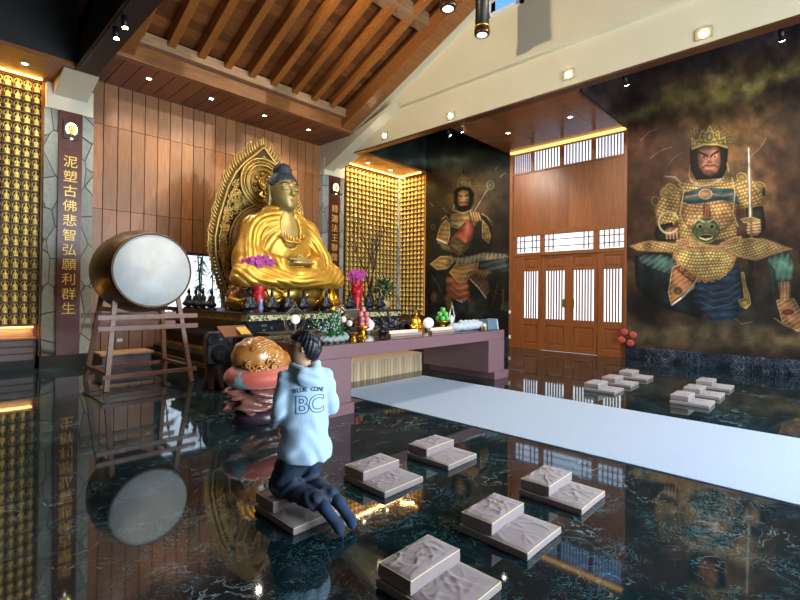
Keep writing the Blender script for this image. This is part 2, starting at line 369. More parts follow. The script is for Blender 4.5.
# plank soffit over the Buddha and the fascia of the curved roof
b = MB(); x = 2.67; xs = []
while x < 9.1: xs.append(x); x += .335
xs[-1] = 9.12
for x0, x1 in zip(xs[:-1], xs[1:]): b.box(x0+.008, x1-.008, 10.78, 12.36, 6.41, 6.46, random.random())
so = struct(b.build('ceiling_soffit', M_plank2)); MB().box(2.67, 9.12, 10.78, 12.4, 6.465, 6.55).build('soffit_backing', M_dark2, so)
struct(MB().box(2.67, 9.07, 10.60, 10.78, 6.405, 6.74).build('trim_2', M_wood, bevel=.01))
struct(MB().box(2.9, 8.9, 10.42, 10.62, 6.74, 6.98).build('trim_3', M_ledge, bevel=.01))
# curved roof: side beams, boards and ribs all follow this curve (y, z)
CURVE = [(10.8, 6.41), (9.78, 6.80), (8.68, 7.26), (7.63, 7.77), (6.69, 8.16), (5.98, 8.47), (4.6, 9.1), (3, 9.85), (1, 10.85), (-1, 11.9)]
cy_ = np.array([p[0] for p in CURVE][::-1]); cz_ = np.array([p[1] for p in CURVE][::-1])
pf = np.polyfit(cy_, cz_, 3)
def cz(y): return float(np.polyval(pf, y))
cz0 = cz(10.78); 
def curve_strip(x0, x1, dz0, dz1, y0=10.78, y1=-1.0, n=26, tint=.5, b=None):
    b = b or MB(); ys = np.linspace(y0, y1, n)
    V = []; F = []
    for y in ys: V += [(x0, y, cz(y)+dz0), (x1, y, cz(y)+dz0), (x1, y, cz(y)+dz1), (x0, y, cz(y)+dz1)]
    for i in range(n-1):
        for k in range(4): F.append((i*4+k, i*4+(k+1) % 4, i*4+4+(k+1) % 4, i*4+4+k))
    F += [(3, 2, 1, 0), (4*n-4, 4*n-3, 4*n-2, 4*n-1)]
    return b.add(V, F, tint, False)
struct(curve_strip(8.62, 9.07, 0, .55).build('ceiling_beam_right', M_wood, bevel=.01))
struct(curve_strip(2.67, 3.12, 0, .55).build('ceiling_beam_left', M_wood, bevel=.01))
b = MB(); y = 10.6
while y > -1:
    for x0, x1 in zip(np.arange(3.1, 8.6, .62), np.arange(3.72, 9.2, .62)):
        z0, z1 = cz(y)+.62, cz(y-.22)+.62
        b.add([(x0, y, z0), (x1, y, z0), (x1, y-.215, z1), (x0, y-.215, z1), (x0, y, z0+.04), (x1, y, z0+.04), (x1, y-.215, z1+.04), (x0, y-.215, z1+.04)], [(0, 3, 2, 1), (4, 5, 6, 7), (0, 1, 5, 4), (2, 3, 7, 6), (0, 4, 7, 3), (1, 2, 6, 5)], random.random())
    y -= .22
rf = struct(b.build('ceiling', M_roof))
rw = MB(); curve_strip(3.0, 8.75, .68, .74, b=rw); rw.build('roof_backing', M_dark2, rf)
for x in (3.17, 3.79, 4.43, 5.05, 5.66, 6.26, 6.89, 7.5, 8.12):
    struct(curve_strip(x-.085, x+.085, .30, .62, 10.5).build('ceiling_rib', M_rib, bevel=.012))
struct(MB().box(3.12, 8.62, 7.28, 7.62, cz(7.6)+.40, cz(7.6)+.72).build('ceiling_crossbeam', M_ledge, bevel=.01))
# cream side beams and the walls above them
def beam_side(s):
    X = (lambda x: x) if s > 0 else mir
    nm = 'right' if s > 0 else 'left'
    def B(x0, x1, *r): return sorted((X(x0), X(x1)))+list(r)
    bx0, bx1 = (9.5, 9.70) if s > 0 else (mir(2.56), mir(2.20))
    r = struct(MB().box(*B(bx0, bx1, -4, 11.0, 6.04, 6.95)).build('trim_beam_'+nm, M_cream if s > 0 else M_dark2))
    MB().box(*B(bx0-.005, bx1+.02, -4, 11.0, 6.0, 6.04)).build('beam_edge_strip', M_dark2 if s < 0 else mat('brown_edge', '#4a2a16', rough=.4), r)
    # haunch: beam runs down to the stone column
    b = MB()
    def slab(pg): b.prism(pg, *B(9.36, 9.54), axis='x')
    slab([(9.6, 6.88), (12.36, 5.72), (12.36, 8.24), (9.6, 8.24)]); slab([(-4, 6.88), (9.6, 6.88), (9.6, 8.24), (-4, 8.24)])
    slab([(6.0, 8.24), (12.36, 8.24), (12.36, 12.5), (6.0, 12.5)]); slab([(-4, 8.24), (5.22, 8.24), (5.22, 12.5), (-4, 12.5)]); slab([(5.22, 9.7), (6.0, 9.7), (6.0, 12.5), (5.22, 12.5)])
    # strip between the curved roof and the plane of the wall
    ys = np.linspace(10.8, -1, 20); V = []; F = []
    for y in ys: V += [(X(9.05), y, cz(y)+.05), (X(9.40), y, cz(y)+.05), (X(9.40), y, cz(y)+.12), (X(9.05), y, cz(y)+.12)]
    for i in range(19):
        for k in range(4): F.append((i*4+k, i*4+(k+1) % 4, i*4+4+(k+1) % 4, i*4+4+k))
    b.add(V, F)
    b.box(*B(9.05, 9.5, 10.75, 12.36, 6.42, 6.5))
    w = struct(b.build('wall_upper_'+nm, M_cream if s > 0 else M_wood))
    MB().prism([(7.9, 7.75), (6.3, 8.75), (5.9, 9.3), (5.9, 8.95), (6.3, 8.55)], *B(9.12, 9.36), axis='x').build('plaster_fin', M_cream2, w)
    fr = MB().box(*B(9.30, 9.56, 6.0, 6.08, 8.16, 9.76)).box(*B(9.30, 9.56, 5.14, 5.22, 8.16, 9.76)).box(*B(9.30, 9.56, 5.14, 6.08, 8.16, 8.24)).box(*B(9.30, 9.56, 5.14, 6.08, 9.7, 9.78))
    struct(fr.build('window_high_'+nm, M_white))
beam_side(1); beam_side(-1)
struct(MB().prism([(12.34, 6.45), (12.34, 5.5), (12.1, 5.6), (8.9, 6.93), (10.6, 6.50), (10.78, 6.42)], 9.13, 9.50, axis='x').build('trim_haunch_right', M_cream))
# stone columns beside the plank wall, with capital, board and plinth
def column(x0, s, name, chars):
    r = struct(MB().box(x0, x0+.24, 12.1, 12.38, .24, 5.46).box(x0+.66, x0+.88, 12.1, 12.38, .24, 5.46).box(x0+.24, x0+.66, 12.2, 12.38, .24, 5.46).build(name, M_stone))
    MB().box(x0-.04, x0+.92, 12.0, 12.4, 0, .24).build('plinth', M_dark2, r)
    c = MB().box(x0+.02, x0+.86, 12.06, 12.4, 5.46, 6.0)
    c.prism([(12.08, 5.75), (12.08, 6.02), (11.1, 6.02)], x0+.14, x0+.74, axis='x')
    c.build('capital', M_cream2, r)
    t = empty('couplet_board', (x0+.45, 12.2, .24), label='tall dark red couplet board with gold characters on the %s stone column' % ('left' if s > 0 else 'right'), cat='sign')
    MB().box(-.21, .21, -.16, 0, 0, 5.22).build('board', mat('red_brown_lacquer', '#5a2718', rough=.35, noise=.2), t)
    MB().box(-.21, .21, -.163, -.155, 4.40, 4.405).build('joint', M_dark2, t)
    n = len(chars)
    for i, ch in enumerate(chars):
        z = 4.13-i*.316
        text_mesh('character', ch, .27, M_goldp, t, Matrix.Translation((0, -.168, z))@Matrix.Rotation(math.pi/2, 4, 'X'))
    em = MB().box(-.14, .14, -.20, -.16, 4.63, 5.03).build('emblem_plate', M_dark, t)
    ring = MB(); pts = [(.085*math.cos(a), -.215, 4.84+.115*math.sin(a)) for a in np.linspace(-1.0, math.pi+1.0, 20)]
    ring.tube(pts, .022, 6); ring.build('lit_halo', mat('lit_halo', '#ffe9a8', emit='#ffe6a0', estr=4), em)
    MB().ball((0, -.215, 4.80), (.055, .03, .09), 10).ball((0, -.215, 4.9), (.03, .03, .035), 10).build('relief_figure', M_goldp, em)
    tag(MB().lathe([(.02, 0), (.02, .02)], (x0+.45, 11.97, 4.86), 10).build('plate_lamp', mat('lamp_lens', '#fff4dc', emit='#fff2d8', estr=6)), 'tiny lamp under the halo plate on the %s column' % ('left' if s > 0 else 'right'), 'lamp')
column(1.89, 1, 'trim_column_left', '泥塑古佛悲智弘願利群生')
column(9.10, -1, 'trim_column_right', '釋迦法王聯懷心')
# ------------------------------------------------------------------ niches at the back corners
def niche(x0, x1, nm):
    w = struct(MB().box(x0-.1, x1+.1, 12.4, 12.6, 0, 6.1).build('wall_niche_'+nm, M_wood))
    s = struct(MB().box(x0-.05+(-.45 if nm == 'right' else 0), x1+.05+(.62 if nm == 'left' else 0), 10.93, 12.38, 6.03, 6.10).build('ceiling_niche_'+nm, M_wood))
    return w, s
niche(-1.1, 1.9, 'left'); niche(10.0, 12.97, 'right')
# ------------------------------------------------------------------ aisle walls, ceilings, front of the hall
struct(MB().box(12.97, 13.15, 10.93, 12.6, 0, 6.1).build('wall_niche_side', M_wood))
struct(MB().box(-1.3, -1.1, 4.2, 12.6, 0, 8.0).box(-1.3, -1.1, -6.2, -1.2, 0, 8.0).box(-1.3, -1.1, -1.2, 4.2, 0, 8.0).build('wall_left', M_dark))
struct(MB().box(-1.3, 2.3, -6, 12.6, 8.0, 8.1).build('ceiling_aisle_left', M_dark))
struct(MB().box(9.5, 13.15, -6, 12.6, 8.0, 8.1).build('ceiling_aisle_right', M_dark))
struct(MB().box(-1.1, 2.24, 10.93, 11.0, 6.10, 8.0).build('wall_over_niche_left', M_dark2))
struct(MB().box(9.86, 12.97, 10.96, 11.03, 6.10, 8.0).build('wall_over_niche_right', M_dark2))
struct(MB().box(-1.3, 0.6, -6.2, -6, 0, 8).box(11.2, 13.2, -6.2, -6, 0, 8).box(.6, 11.2, -6.2, -6, 4.9, 12.6).build('wall_front', M_cream))
struct(MB().box(2.2, 9.6, -6.2, 12.5, 12.5, 12.6).build('ceiling_hall', M_cream))
struct(MB().box(2.2, 9.6, 12.36, 12.5, 6.5, 12.6).build('wall_gable', M_cream))
# left niche: light shelf, drawers, plinth, the wall of small Buddhas
struct(MB().box(1.86, 1.92, 12.2, 12.42, .24, 6.03).build('trim_niche_post', M_wood))
M_led = mat('warm_led', '#ffc45a', emit='#ffb648', estr=9)
def cabinet():
    t = empty('drawer_cabinet', (.35, 12.15, 0), label='low dark wooden cabinet with lit shelf below the left wall of small golden Buddhas', cat='cabinet')
    MB().box(-1.4, 1.44, -.02, .25, 0, .16).build('plinth', M_dark2, t)
    MB().box(-1.4, 1.44, 0, .25, .16, .60).build('body', M_dark, t)
    MB().box(-1.42, 1.48, -.05, .25, .60, .64).build('shelf', M_wood, t, bevel=.006)
    MB().box(-1.4, 1.44, .22, .25, .64, .86).build('back_panel', M_ledge, t)
    for i in range(3):
        for j in range(3):
            MB().box(-1.37+j*.94, -.46+j*.94, -.02, 0, .18+i*.14, .30+i*.14).build('drawer', mat('drawer_wood', '#5b3320', rough=.4, noise=.25), t, bevel=.004)
    MB().box(-1.4, 1.44, .20, .22, .83, .85).build('light_strip', M_led, t)
cabinet()
def strip_light(name, loc, sx, power, col=(1, .68, .28), rot=(0, 0, 0), sy=.03):
    l = bpy.data.lights.new(name, 'AREA'); l.shape = 'RECTANGLE'; l.size = sx; l.size_y = sy; l.energy = power; l.color = col
    o = bpy.data.objects.new(name, l); COL.objects.link(o); o.location = loc; o.rotation_euler = rot
strip_light('cabinet_strip_light', (.4, 12.3, .82), 2.7, 5)
strip_light('niche_strip_light_left', (.4, 12.12, 5.98), 2.8, 16, rot=(.25, 0, 0))
tag(MB().box(-1.05, 1.84, 12.10, 12.14, 6.0, 6.03).build('light_strip', M_led), 'thin warm light strip along the top of the left Buddha wall', 'light')
tag(MB().box(10.02, 12.9, 12.02, 12.05, 6.0, 6.03).build('light_strip', M_led), 'thin warm light strip along the top of the back right Buddha wall', 'light')
tag(MB().box(12.60, 12.63, 10.99, 12.0, 6.0, 6.03).build('light_strip', M_led), 'thin warm light strip along the top of the side Buddha wall by the dark mural', 'light')
tag(MB().box(12.90, 12.93, 10.935, 10.955, .8, 6.0).build('light_strip', M_led), 'tall upright warm light strip at the edge of the dark mural', 'light')
strip_light('niche_strip_light_back', (11.4, 11.9, 5.98), 2.7, 42, rot=(.3, 0, 0))
strip_light('niche_strip_light_side', (12.45, 11.5, 5.98), 1.0, 20, rot=(0, -.3, math.pi/2))
# racks
M_rack = mat('bronze_brown_rack', '#5e4322', rough=.5, metal=.2)
M_cell = mat('gilt_cell', '#e0b04c', rough=.5, metal=.2)
M_cellL = mat('bronze_cell', '#54451f', rough=.5, metal=.3)
M_mini = mat('gilded_figure', '#ffdf84', rough=.45, metal=.35)
def rack(name, label, n, m, cw, ch, depth, loc, rz, arched):
    """local: x along the wall, y into the wall, z up"""
    t = empty(name, loc, rz, label=label, cat='rack')
    Wd, Ht = n*cw, m*ch
    MB().box(0, Wd, depth, depth+.02, 0, Ht).build('back_panel', M_cellL if arched else M_cell, t)
    b = MB()
    for i in range(m+1): b.box(-.01, Wd+.01, 0, depth, i*ch-.012, i*ch+.012)
    b.build('shelves', M_rack, t)
    b = MB()
    for j in range(n+1): b.box(j*cw-.006, j*cw+.006, depth*.45 if not arched else 0.01, depth, 0, Ht)
    b.build('dividers', M_rack, t)
    if arched:
        b = MB()
        for i in range(m):
            for j in range(n):
                pts = [(j*cw+cw/2+.062*math.cos(a), depth-.05, i*ch+.135+.075*math.sin(a)) for a in np.linspace(-.6, math.pi+.6, 11)]
                b.tube(pts, .009, 4)
        b.build('arches', M_goldp, t)['kind'] = 'stuff'
    return t
def mini_mesh():
    b = MB()
    b.lathe([(.046, 0), (.05, .012), (.040, .02)], (0, 0, 0), 10)
    b.ball((0, 0, .034), (.05, .034, .020), 10).ball((0, .004, .075), (.030, .022, .042), 8).ball((0, .002, .085), (.037, .02, .022), 8)
    b.ball((-.028, -.012, .062), (.012, .02, .026), 6).ball((.028, -.012, .062), (.012, .02, .026), 6).ball((0, -.026, .052), (.02, .012, .01), 6)
    b.ball((0, 0, .128), (.018, .018, .023), 8).ball((0, 0, .150), (.009, .009, .010), 6)
    return b.mesh('niche_buddha')
MINI = mini_mesh(); MINI.materials.append(M_mini)
def mini_at(x, y, z, rz, s, label, group):
    o = bpy.data.objects.new('small_buddha_statue', MINI); COL.objects.link(o); o.location = (x, y, z); o.rotation_euler = (0, 0, rz); o.scale = s
    return tag(o, label, 'statue', group)
CW, CH = .157, .232
rack('buddha_rack', 'dark wooden rack of small arched cells on the wall left of the drum', 18, 22, CW, CH, .10, (1.87-18*CW, 12.27, .90), 0, True)
for i in range(22):
    for j in range(5):
        mini_at(1.87-(j+.5)*CW, 12.33, .90+i*CH+.013, 0, (1.12, 1.05, 1.25), 'small gilded seated Buddha in an arched cell of the wall left of the couplet column', 'small Buddhas in the left wall')
CW2, CH2 = .182, .1705
N1, R1 = 13, 30; N2 = 8
gx0 = 10.22; gz0 = .86
rack('buddha_rack', 'glowing golden rack of small cells facing the hall behind the bare branches', 14, R1, CW2, CH2, .10, (12.75-14*CW2, 12.22, gz0), 0, False)
rack('buddha_rack', 'glowing golden rack of small cells on the side wall next to the dark mural', N2, R1, CW2, CH2, .10, (12.82, 12.45, gz0), -math.pi/2, False)
# pillar between the two racks
struct(MB().box(12.72, 12.86, 12.18, 12.42, 0, 6.03).build('trim_niche_pillar', M_stone))
cells = []
for i in range(R1):
    for j in range(14):
        x = 12.75-(j+.5)*CW2
        cells.append(('b', x, 12.27, gz0+i*CH2+.013, 0))
    for j in range(N2):
        y = 12.45-(j+.5)*CW2
        if y < 12.2: cells.append(('s', 12.87, y, gz0+i*CH2+.013, -math.pi/2))
cells.sort(key=lambda c: (0 if c[0] == 's' else 1, -c[3]))
big = [c for c in cells if c[0] == 's']; rest = [c for c in cells if c[0] == 'b']
rest.sort(key=lambda c: (abs(c[3]-6.0)*.25+abs(c[1]-12.5)*.2)); budget = 300-110-len(big)
for c in big: mini_at(c[1], c[2], c[3], c[4], (1.3, 1.1, 1.0), 'tiny gilded Buddha in the lit rack beside the dark mural', 'small Buddhas in the side rack')
budget = max(0, budget)
for c in rest[:budget]: mini_at(c[1], c[2], c[3], c[4], (1.3, 1.1, 1.0), 'tiny gilded Buddha in the lit back rack, upper rows near the pillar', 'small Buddhas in the back rack')
b = MB(); mv = [tuple(v.co) for v in MINI.vertices]; mf = [tuple(p.vertices) for p in MINI.polygons]
for c in rest[budget:]: b.add([(c[1]+v[0]*1.15, c[2]+v[1]*1.05, c[3]+v[2]*.98) for v in mv], mf, .5, True)
if rest[budget:]: tag(b.build('small_buddha_statues', M_mini), 'remaining rows of tiny gilded Buddhas in the lit back rack', 'statues', kind='stuff')
# low cabinets under the right racks
tag(MB().box(10.1, 12.70, 12.0, 12.36, 0, .8).build('low_cabinet', M_dark), 'low dark cabinet under the glowing back rack', 'cabinet')

# ------------------------------------------------------------------ right side: door wall between the two murals
XW = 12.84
wr = MB()
wr.box(XW, XW+.05, -6, 4.05, 0, 8.0).box(XW, XW+.05, 7.42, 10.93, 0, 8.0).box(XW, XW+.05, 4.05, 7.42, 6.0, 8.0)
struct(wr.build('wall_right', M_dark2))
rs = MB()
for i, y in enumerate(np.arange(4.08, 7.5, .57)): rs.box(9.70, XW+.1, y, min(y+.565, 7.50), 6.03, 6.12, random.random())
struct(rs.build('ceiling_recess', M_soffit))
# cove strip over the high windows
tag(MB().box(XW-.12, XW-.02, 4.06, 7.42, 5.965, 6.025).build('cove_light', mat('cove_light', '#ffcf80', emit='#ffc266', estr=1.1)), 'warm lit cove strip above the high slatted windows of the door wall', 'light')
# panelled wood between door transom and high windows
b = MB(); ys = np.linspace(4.06, 7.42, 12)
for a, c in zip(ys[:-1], ys[1:]): b.box(XW, XW+.05, a+.001, c-.001, 3.52, 5.33, random.random())
struct(b.build('wall_door_panelling', M_door))
struct(MB().box(XW-.06, XW+.04, 7.36, 7.46, 0, 6.0).box(XW-.04, XW+.06, 4.03, 4.10, 0, 6.0).box(XW-.05, XW+.06, 4.05, 7.42, 3.40, 3.54).box(XW-.03, XW+.06, 4.05, 7.42, 5.31, 5.36).box(XW-.03, XW+.06, 4.05, 7.42, 2.80, 2.90).build('trim_door_frame', M_door, bevel=.006))
# high windows: four bays of upright slats
w = struct(MB().box(XW+.02, XW+.05, 4.1, 7.36, 5.93, 5.98).build('window_2', M_door))
M_glass = mat('window_glass', '#ffffff', rough=.0, trans=1, ior=1.02)
bays = [(7.34, 6.78), (6.68, 5.86), (5.76, 4.96), (4.86, 4.12)]
b = MB()
for a, c in bays:
    n = 9
    for k in range(n+1): y = a+(c-a)*k/n; b.box(XW-.01, XW+.03, y-.014, y+.014, 5.36, 5.95)
b.build('slats', M_door, w)
b = MB()
for a, c in ((6.78, 6.68), (5.86, 5.76), (4.96, 4.86)): b.box(XW-.03, XW+.05, c, a, 5.34, 5.96)
b.build('mullions', M_door, w)
# transom lattice
w = struct(MB().box(XW-.02, XW+.05, 7.23, 7.36, 2.9, 3.42).box(XW-.02, XW+.05, 6.32, 6.46, 2.9, 3.42).box(XW-.02, XW+.05, 4.74, 4.90, 2.9, 3.42).build('window_3', M_door))
b = MB()
for a, c in ((7.23, 6.46), (6.32, 4.90), (4.74, 4.10)):
    for z in (3.05, 3.25): b.box(XW-.01, XW+.03, c, a, z-.013, z+.013)
    L_ = a-c
    for y in (a-.13, a-.26, c+.13, c+.26): b.box(XW-.01, XW+.03, y-.013, y+.013, 2.92, 3.40)
b.build('lattice', M_door, w)
# four door leaves
leaves = [(7.30, 6.40), (6.40, 5.50), (5.50, 4.70), (4.70, 4.08)]
leaves = [(7.28, 6.42), (6.40, 5.60), (5.58, 4.76), (4.74, 4.10)]
leaves = [(7.30, 6.45), (6.42, 5.60), (5.57, 4.78), (4.75, 4.11)]
slat = [(6.98, 6.52, 7.37, 6.43), (6.29, 5.72, 6.44, 5.585), (5.46, 4.89, 5.59, 4.765), (4.62, 4.16, 4.77, 4.09)]
for i, (s0, s1, d0, d1) in enumerate(slat):
    r = MB()
    zt, zb = 2.34, .93
    xf = XW-.01 if i in (0, 3) else XW+.02
    zb0 = .0 if i in (0, 3) else .006
    r.box(xf, xf+.06, s0, d0, zb0, 2.80); r.box(xf, xf+.06, d1, s1, zb0, 2.80)
    r.box(xf, xf+.06, s1, s0, 2.72, 2.80).box(xf, xf+.06, s1, s0, zt, 2.42).box(xf, xf+.06, s1, s0, .74, zb).box(xf, xf+.06, s1, s0, zb0, .17)
    r = struct(r.build('door_%d' % (i+1), M_door, bevel=.005))
    MB().box(xf+.025, xf+.05, s1, s0, .17, .74).build('lower_panel', M_door, r)
    MB().box(xf+.012, xf+.05, s1+.05, s0-.05, .22, .69).build('raised_field', M_door, r, bevel=.01)
    MB().box(xf+.025, xf+.05, s1, s0, 2.42, 2.72).build('upper_panel', M_door, r)
    MB().box(xf+.012, xf+.05, s1+.05, s0-.05, 2.46, 2.68).build('raised_field', M_door, r, bevel=.01)
    b = MB(); n = 5 if i in (0,) else (6 if i == 1 else 6 if i == 2 else 5)
    for k in range(1, n+1): y = s1+(s0-s1)*k/(n+1); b.box(xf+.01, xf+.045, y-.017, y+.017, zb, zt)
    b.build('slats', M_door, r)
    MB().box(xf+.045, xf+.05, s1, s0, zb, zt).build('pane', M_glass, r)
    if i in (1, 2):
        MB().box(xf-.02, xf+.01, (s1 if i == 1 else s0)-.035, (s1 if i == 1 else s0)+.035, 1.28, 1.52).build('handle', mat('brass', '#b58a3c', rough=.3, metal=.9), r)
# switches on the post between mural and doors
for z, lb in ((1.05, 'small white switch plate on the wooden post left of the doors'), (.28, 'small white socket low on the wooden post left of the doors')):
    tag(MB().box(XW-.075, XW-.06, 7.38, 7.45, z, z+.10).build('switch_plate', M_white, bevel=.004), lb, 'switch')
# marble skirting under the murals
struct(MB().box(XW-.10, XW, -6, 4.03, 0, .32).build('baseboard_right', M_base, bevel=.01))
struct(MB().box(XW-.10, XW, 7.47, 10.93, 0, .32).build('baseboard_mural', M_base, bevel=.01))
struct(MB().box(XW-.02, XW+.06, .2, .36, 6.0, 8).build('trim_mural_end', M_wood))

# ------------------------------------------------------------------ ceiling lamps
M_lens = mat('lamp_glow', '#fff3df', emit='#fff0d6', estr=30)
def downlight(x, y, z, label, power=30, ang=110, col=NEUT, lit=True):
    t = empty('downlight', (x, y, z), label=label, cat='lamp')
    MB().lathe([(.030, -.004), (.072, -.012), (.078, 0), (.03, .0)], n=20).build('rim', M_white, t)
    MB().lathe([(.0, -.006), (.045, -.008), (.045, 0), (.0, .0)], n=16).build('lens', M_lens, t)
    if lit:
        spot('downlight_beam', (x, y, z-.03), (x, y, 0), power, col, ang, .7, .05)
downlight(1.48, 11.55, 6.03, 'downlight in the soffit before the left Buddha wall', 60)
for x, lb in ((3.64, 'leftmost downlight in the plank soffit above the drum'), (5.07, 'second downlight from the left in the plank soffit'), (6.54, 'third downlight from the left in the plank soffit'), (7.98, 'rightmost downlight in the plank soffit near the cream beam')):
    downlight(x, 11.32, 6.41, lb, 95, 130)
downlight(10.57, 11.57, 6.03, 'left one of two downlights before the glowing back rack', 80, col=WARM)
downlight(11.69, 11.6, 6.03, 'right one of two downlights before the glowing back rack', 80, col=WARM)
downlight(11.14, 6.57, 6.03, 'downlight in the recess soffit nearest the dark mural', 70)
downlight(11.16, 4.85, 6.03, 'downlight in the recess soffit farther from the dark mural', 70)
def beam_spot(x, y, z, tgt, label, power):
    t = empty('spot_lamp', (x, y, z), label=label, cat='lamp')
    MB().box(-.012, .02, -.13, .13, -.10, .10).build('plate', mat('lamp_plate', '#8f8568', rough=.5), t, bevel=.004)
    MB().lathe([(.0, -.04), (.05, -.04), (.055, 0), (0, 0)], axis='x', n=14).build('lens', M_lens, t)
for y, z, lb in ((9.67, 6.24, 'square recessed lamp on the cream beam nearest the Buddha wall'), (7.26, 6.20, 'second square lamp on the cream beam, above the dark mural edge'), (4.16, 6.27, 'third square lamp on the cream beam, above the door recess'), (1.74, 6.22, 'fourth square lamp on the cream beam, above the sword mural')):
    beam_spot(9.49, y, z, None, lb, 0)
def track(name, label, x, y0, y1, z, heads, tgt_dx, power, tz=3.0, lens=True):
    t = empty(name, (x, (y0+y1)/2, z), label=label, cat='track light')
    MB().box(-.02, .02, (y0-y1)/2, (y1-y0)/2, -.015, .03).build('rail', M_iron, t)
    for hy in heads:
        d = Vector((tgt_dx, 0, tz-z+.12)).normalized(); p = Vector((0, hy-(y0+y1)/2, -.12)); q = p+d*.16
        h = MB().tube([p-d*.02, q], .045, 12).build('lamp_head', M_iron, t)
        MB().tube([q, q+d*.01], .04, 12).build('lens', M_lens, h)
        MB().bar(Vector((0, p.y, 0)), p+d*.04, .015).build('stem', M_iron, h)
        l = spot('track_beam', (x+q.x+d.x*.03, hy, z+q.z+d.z*.03), (x+tgt_dx, hy, tz), power, NEUT, 85, .7, .04)
track('track_light', 'track light with lamps in front of the dark lute mural top', 9.98, 6.9, 9.4, 6.2, (7.35, 7.75), 2.8, 160, 3.8)
track('track_light', 'track light with one bright lamp in front of the sword mural top', 9.98, -.6, 3.6, 6.2, (.72, 3.2), 2.8, 190, 3.8)
track('track_light', 'black track light along the dark beam at the top left with two glaring lamps', 2.24, 5.5, 10.9, 6.0, (8.55, 8.1), .5, 150, 0.0)
def pendant(x, y, z, label, r=.14):
    t = empty('pendant_lamp', (x, y, z), label=label, cat='lamp')
    MB().lathe([(r*.9, 0), (r, .0), (r, 1.5), (r*.9, 1.52), (.02, 1.52)], n=28).build('cylinder', M_iron, t)
    MB().lathe([(r*1.1, -.02), (r*1.15, .0), (r*1.15, .07), (r*1.02, .09)], n=28).build('collar', mat('dark_bronze', '#3f3022', rough=.35, metal=.7), t)
    MB().lathe([(r*1.03, .12), (r*1.10, .125), (r*1.10, .15), (r*1.03, .155)], n=28).build('gold_band', M_gold, t)
    MB().lathe([(0, -.022), (r*.72, -.024), (r*.72, .0), (0, 0)], n=20).build('lens', mat('pendant_lens', '#fff0cc', emit='#ffefc8', estr=2.2), t)
    MB().tube([(0, 0, 1.5), (0, 0, 12.5-z)], .012, 6).build('rod', M_iron, t)
    for zz in (.42, .66):
        pts = [(r+.03+.022*math.cos(a), -.0, zz+.022*math.sin(a)) for a in np.linspace(0, 6.28, 12)]
        MB().tube(pts, .008, 6).build('ring', M_gold, t)
pendant(6.89, 5.36, 7.0, 'black cylinder pendant lamp at the end of the curved wooden beam, left of the two')
pendant(8.06, 5.38, 7.0, 'black cylinder pendant lamp with gold rings before the cream wall, right of the two')
# aisle beam paint and niche wood on the left
# outside
tag(MB().box(13.2, 30, -12, 24, -.3, -.1).box(-6, 30, 13.2, 26, -.3, -.1).build('garden_ground', mat('pale_paving', '#b9c2bf', rough=.9, noise=.15)), 'pale paving outside the doors and window', 'ground', kind='stuff')
# ------------------------------------------------------------------ painted murals (the paint is traced in pixels of the photograph and laid onto the real walls)
def to_px(P):
    d = P-EYE; z = d@AF; return 400+464.1*(d@AR)/z, 300-(464.1*(d@AU)/z+8.9)
_T = rng.random((64, 64, 8))
def vnoise(u, v, k=0):
    iu = np.floor(u).astype(int); iv = np.floor(v).astype(int); a = u-iu; b = v-iv; a = a*a*(3-2*a); b = b*b*(3-2*b); T = _T[:, :, k % 8]
    return (T[iu % 64, iv % 64]*(1-a)+T[(iu+1) % 64, iv % 64]*a)*(1-b)+(T[iu % 64, (iv+1) % 64]*(1-a)+T[(iu+1) % 64, (iv+1) % 64]*a)*b
def fbm(u, v, s, o=5, k=0):
    r = 0; A = .5; t = 0
    for i in range(o): r = r+A*vnoise(u/s+i*7.3, v/s+i*3.1, k+i); t += A; A *= .55; s = s/2
    return r/t
def hexc(h): h = h.lstrip('#'); return np.array([int(h[i:i+2], 16)/255 for i in (0, 2, 4)])
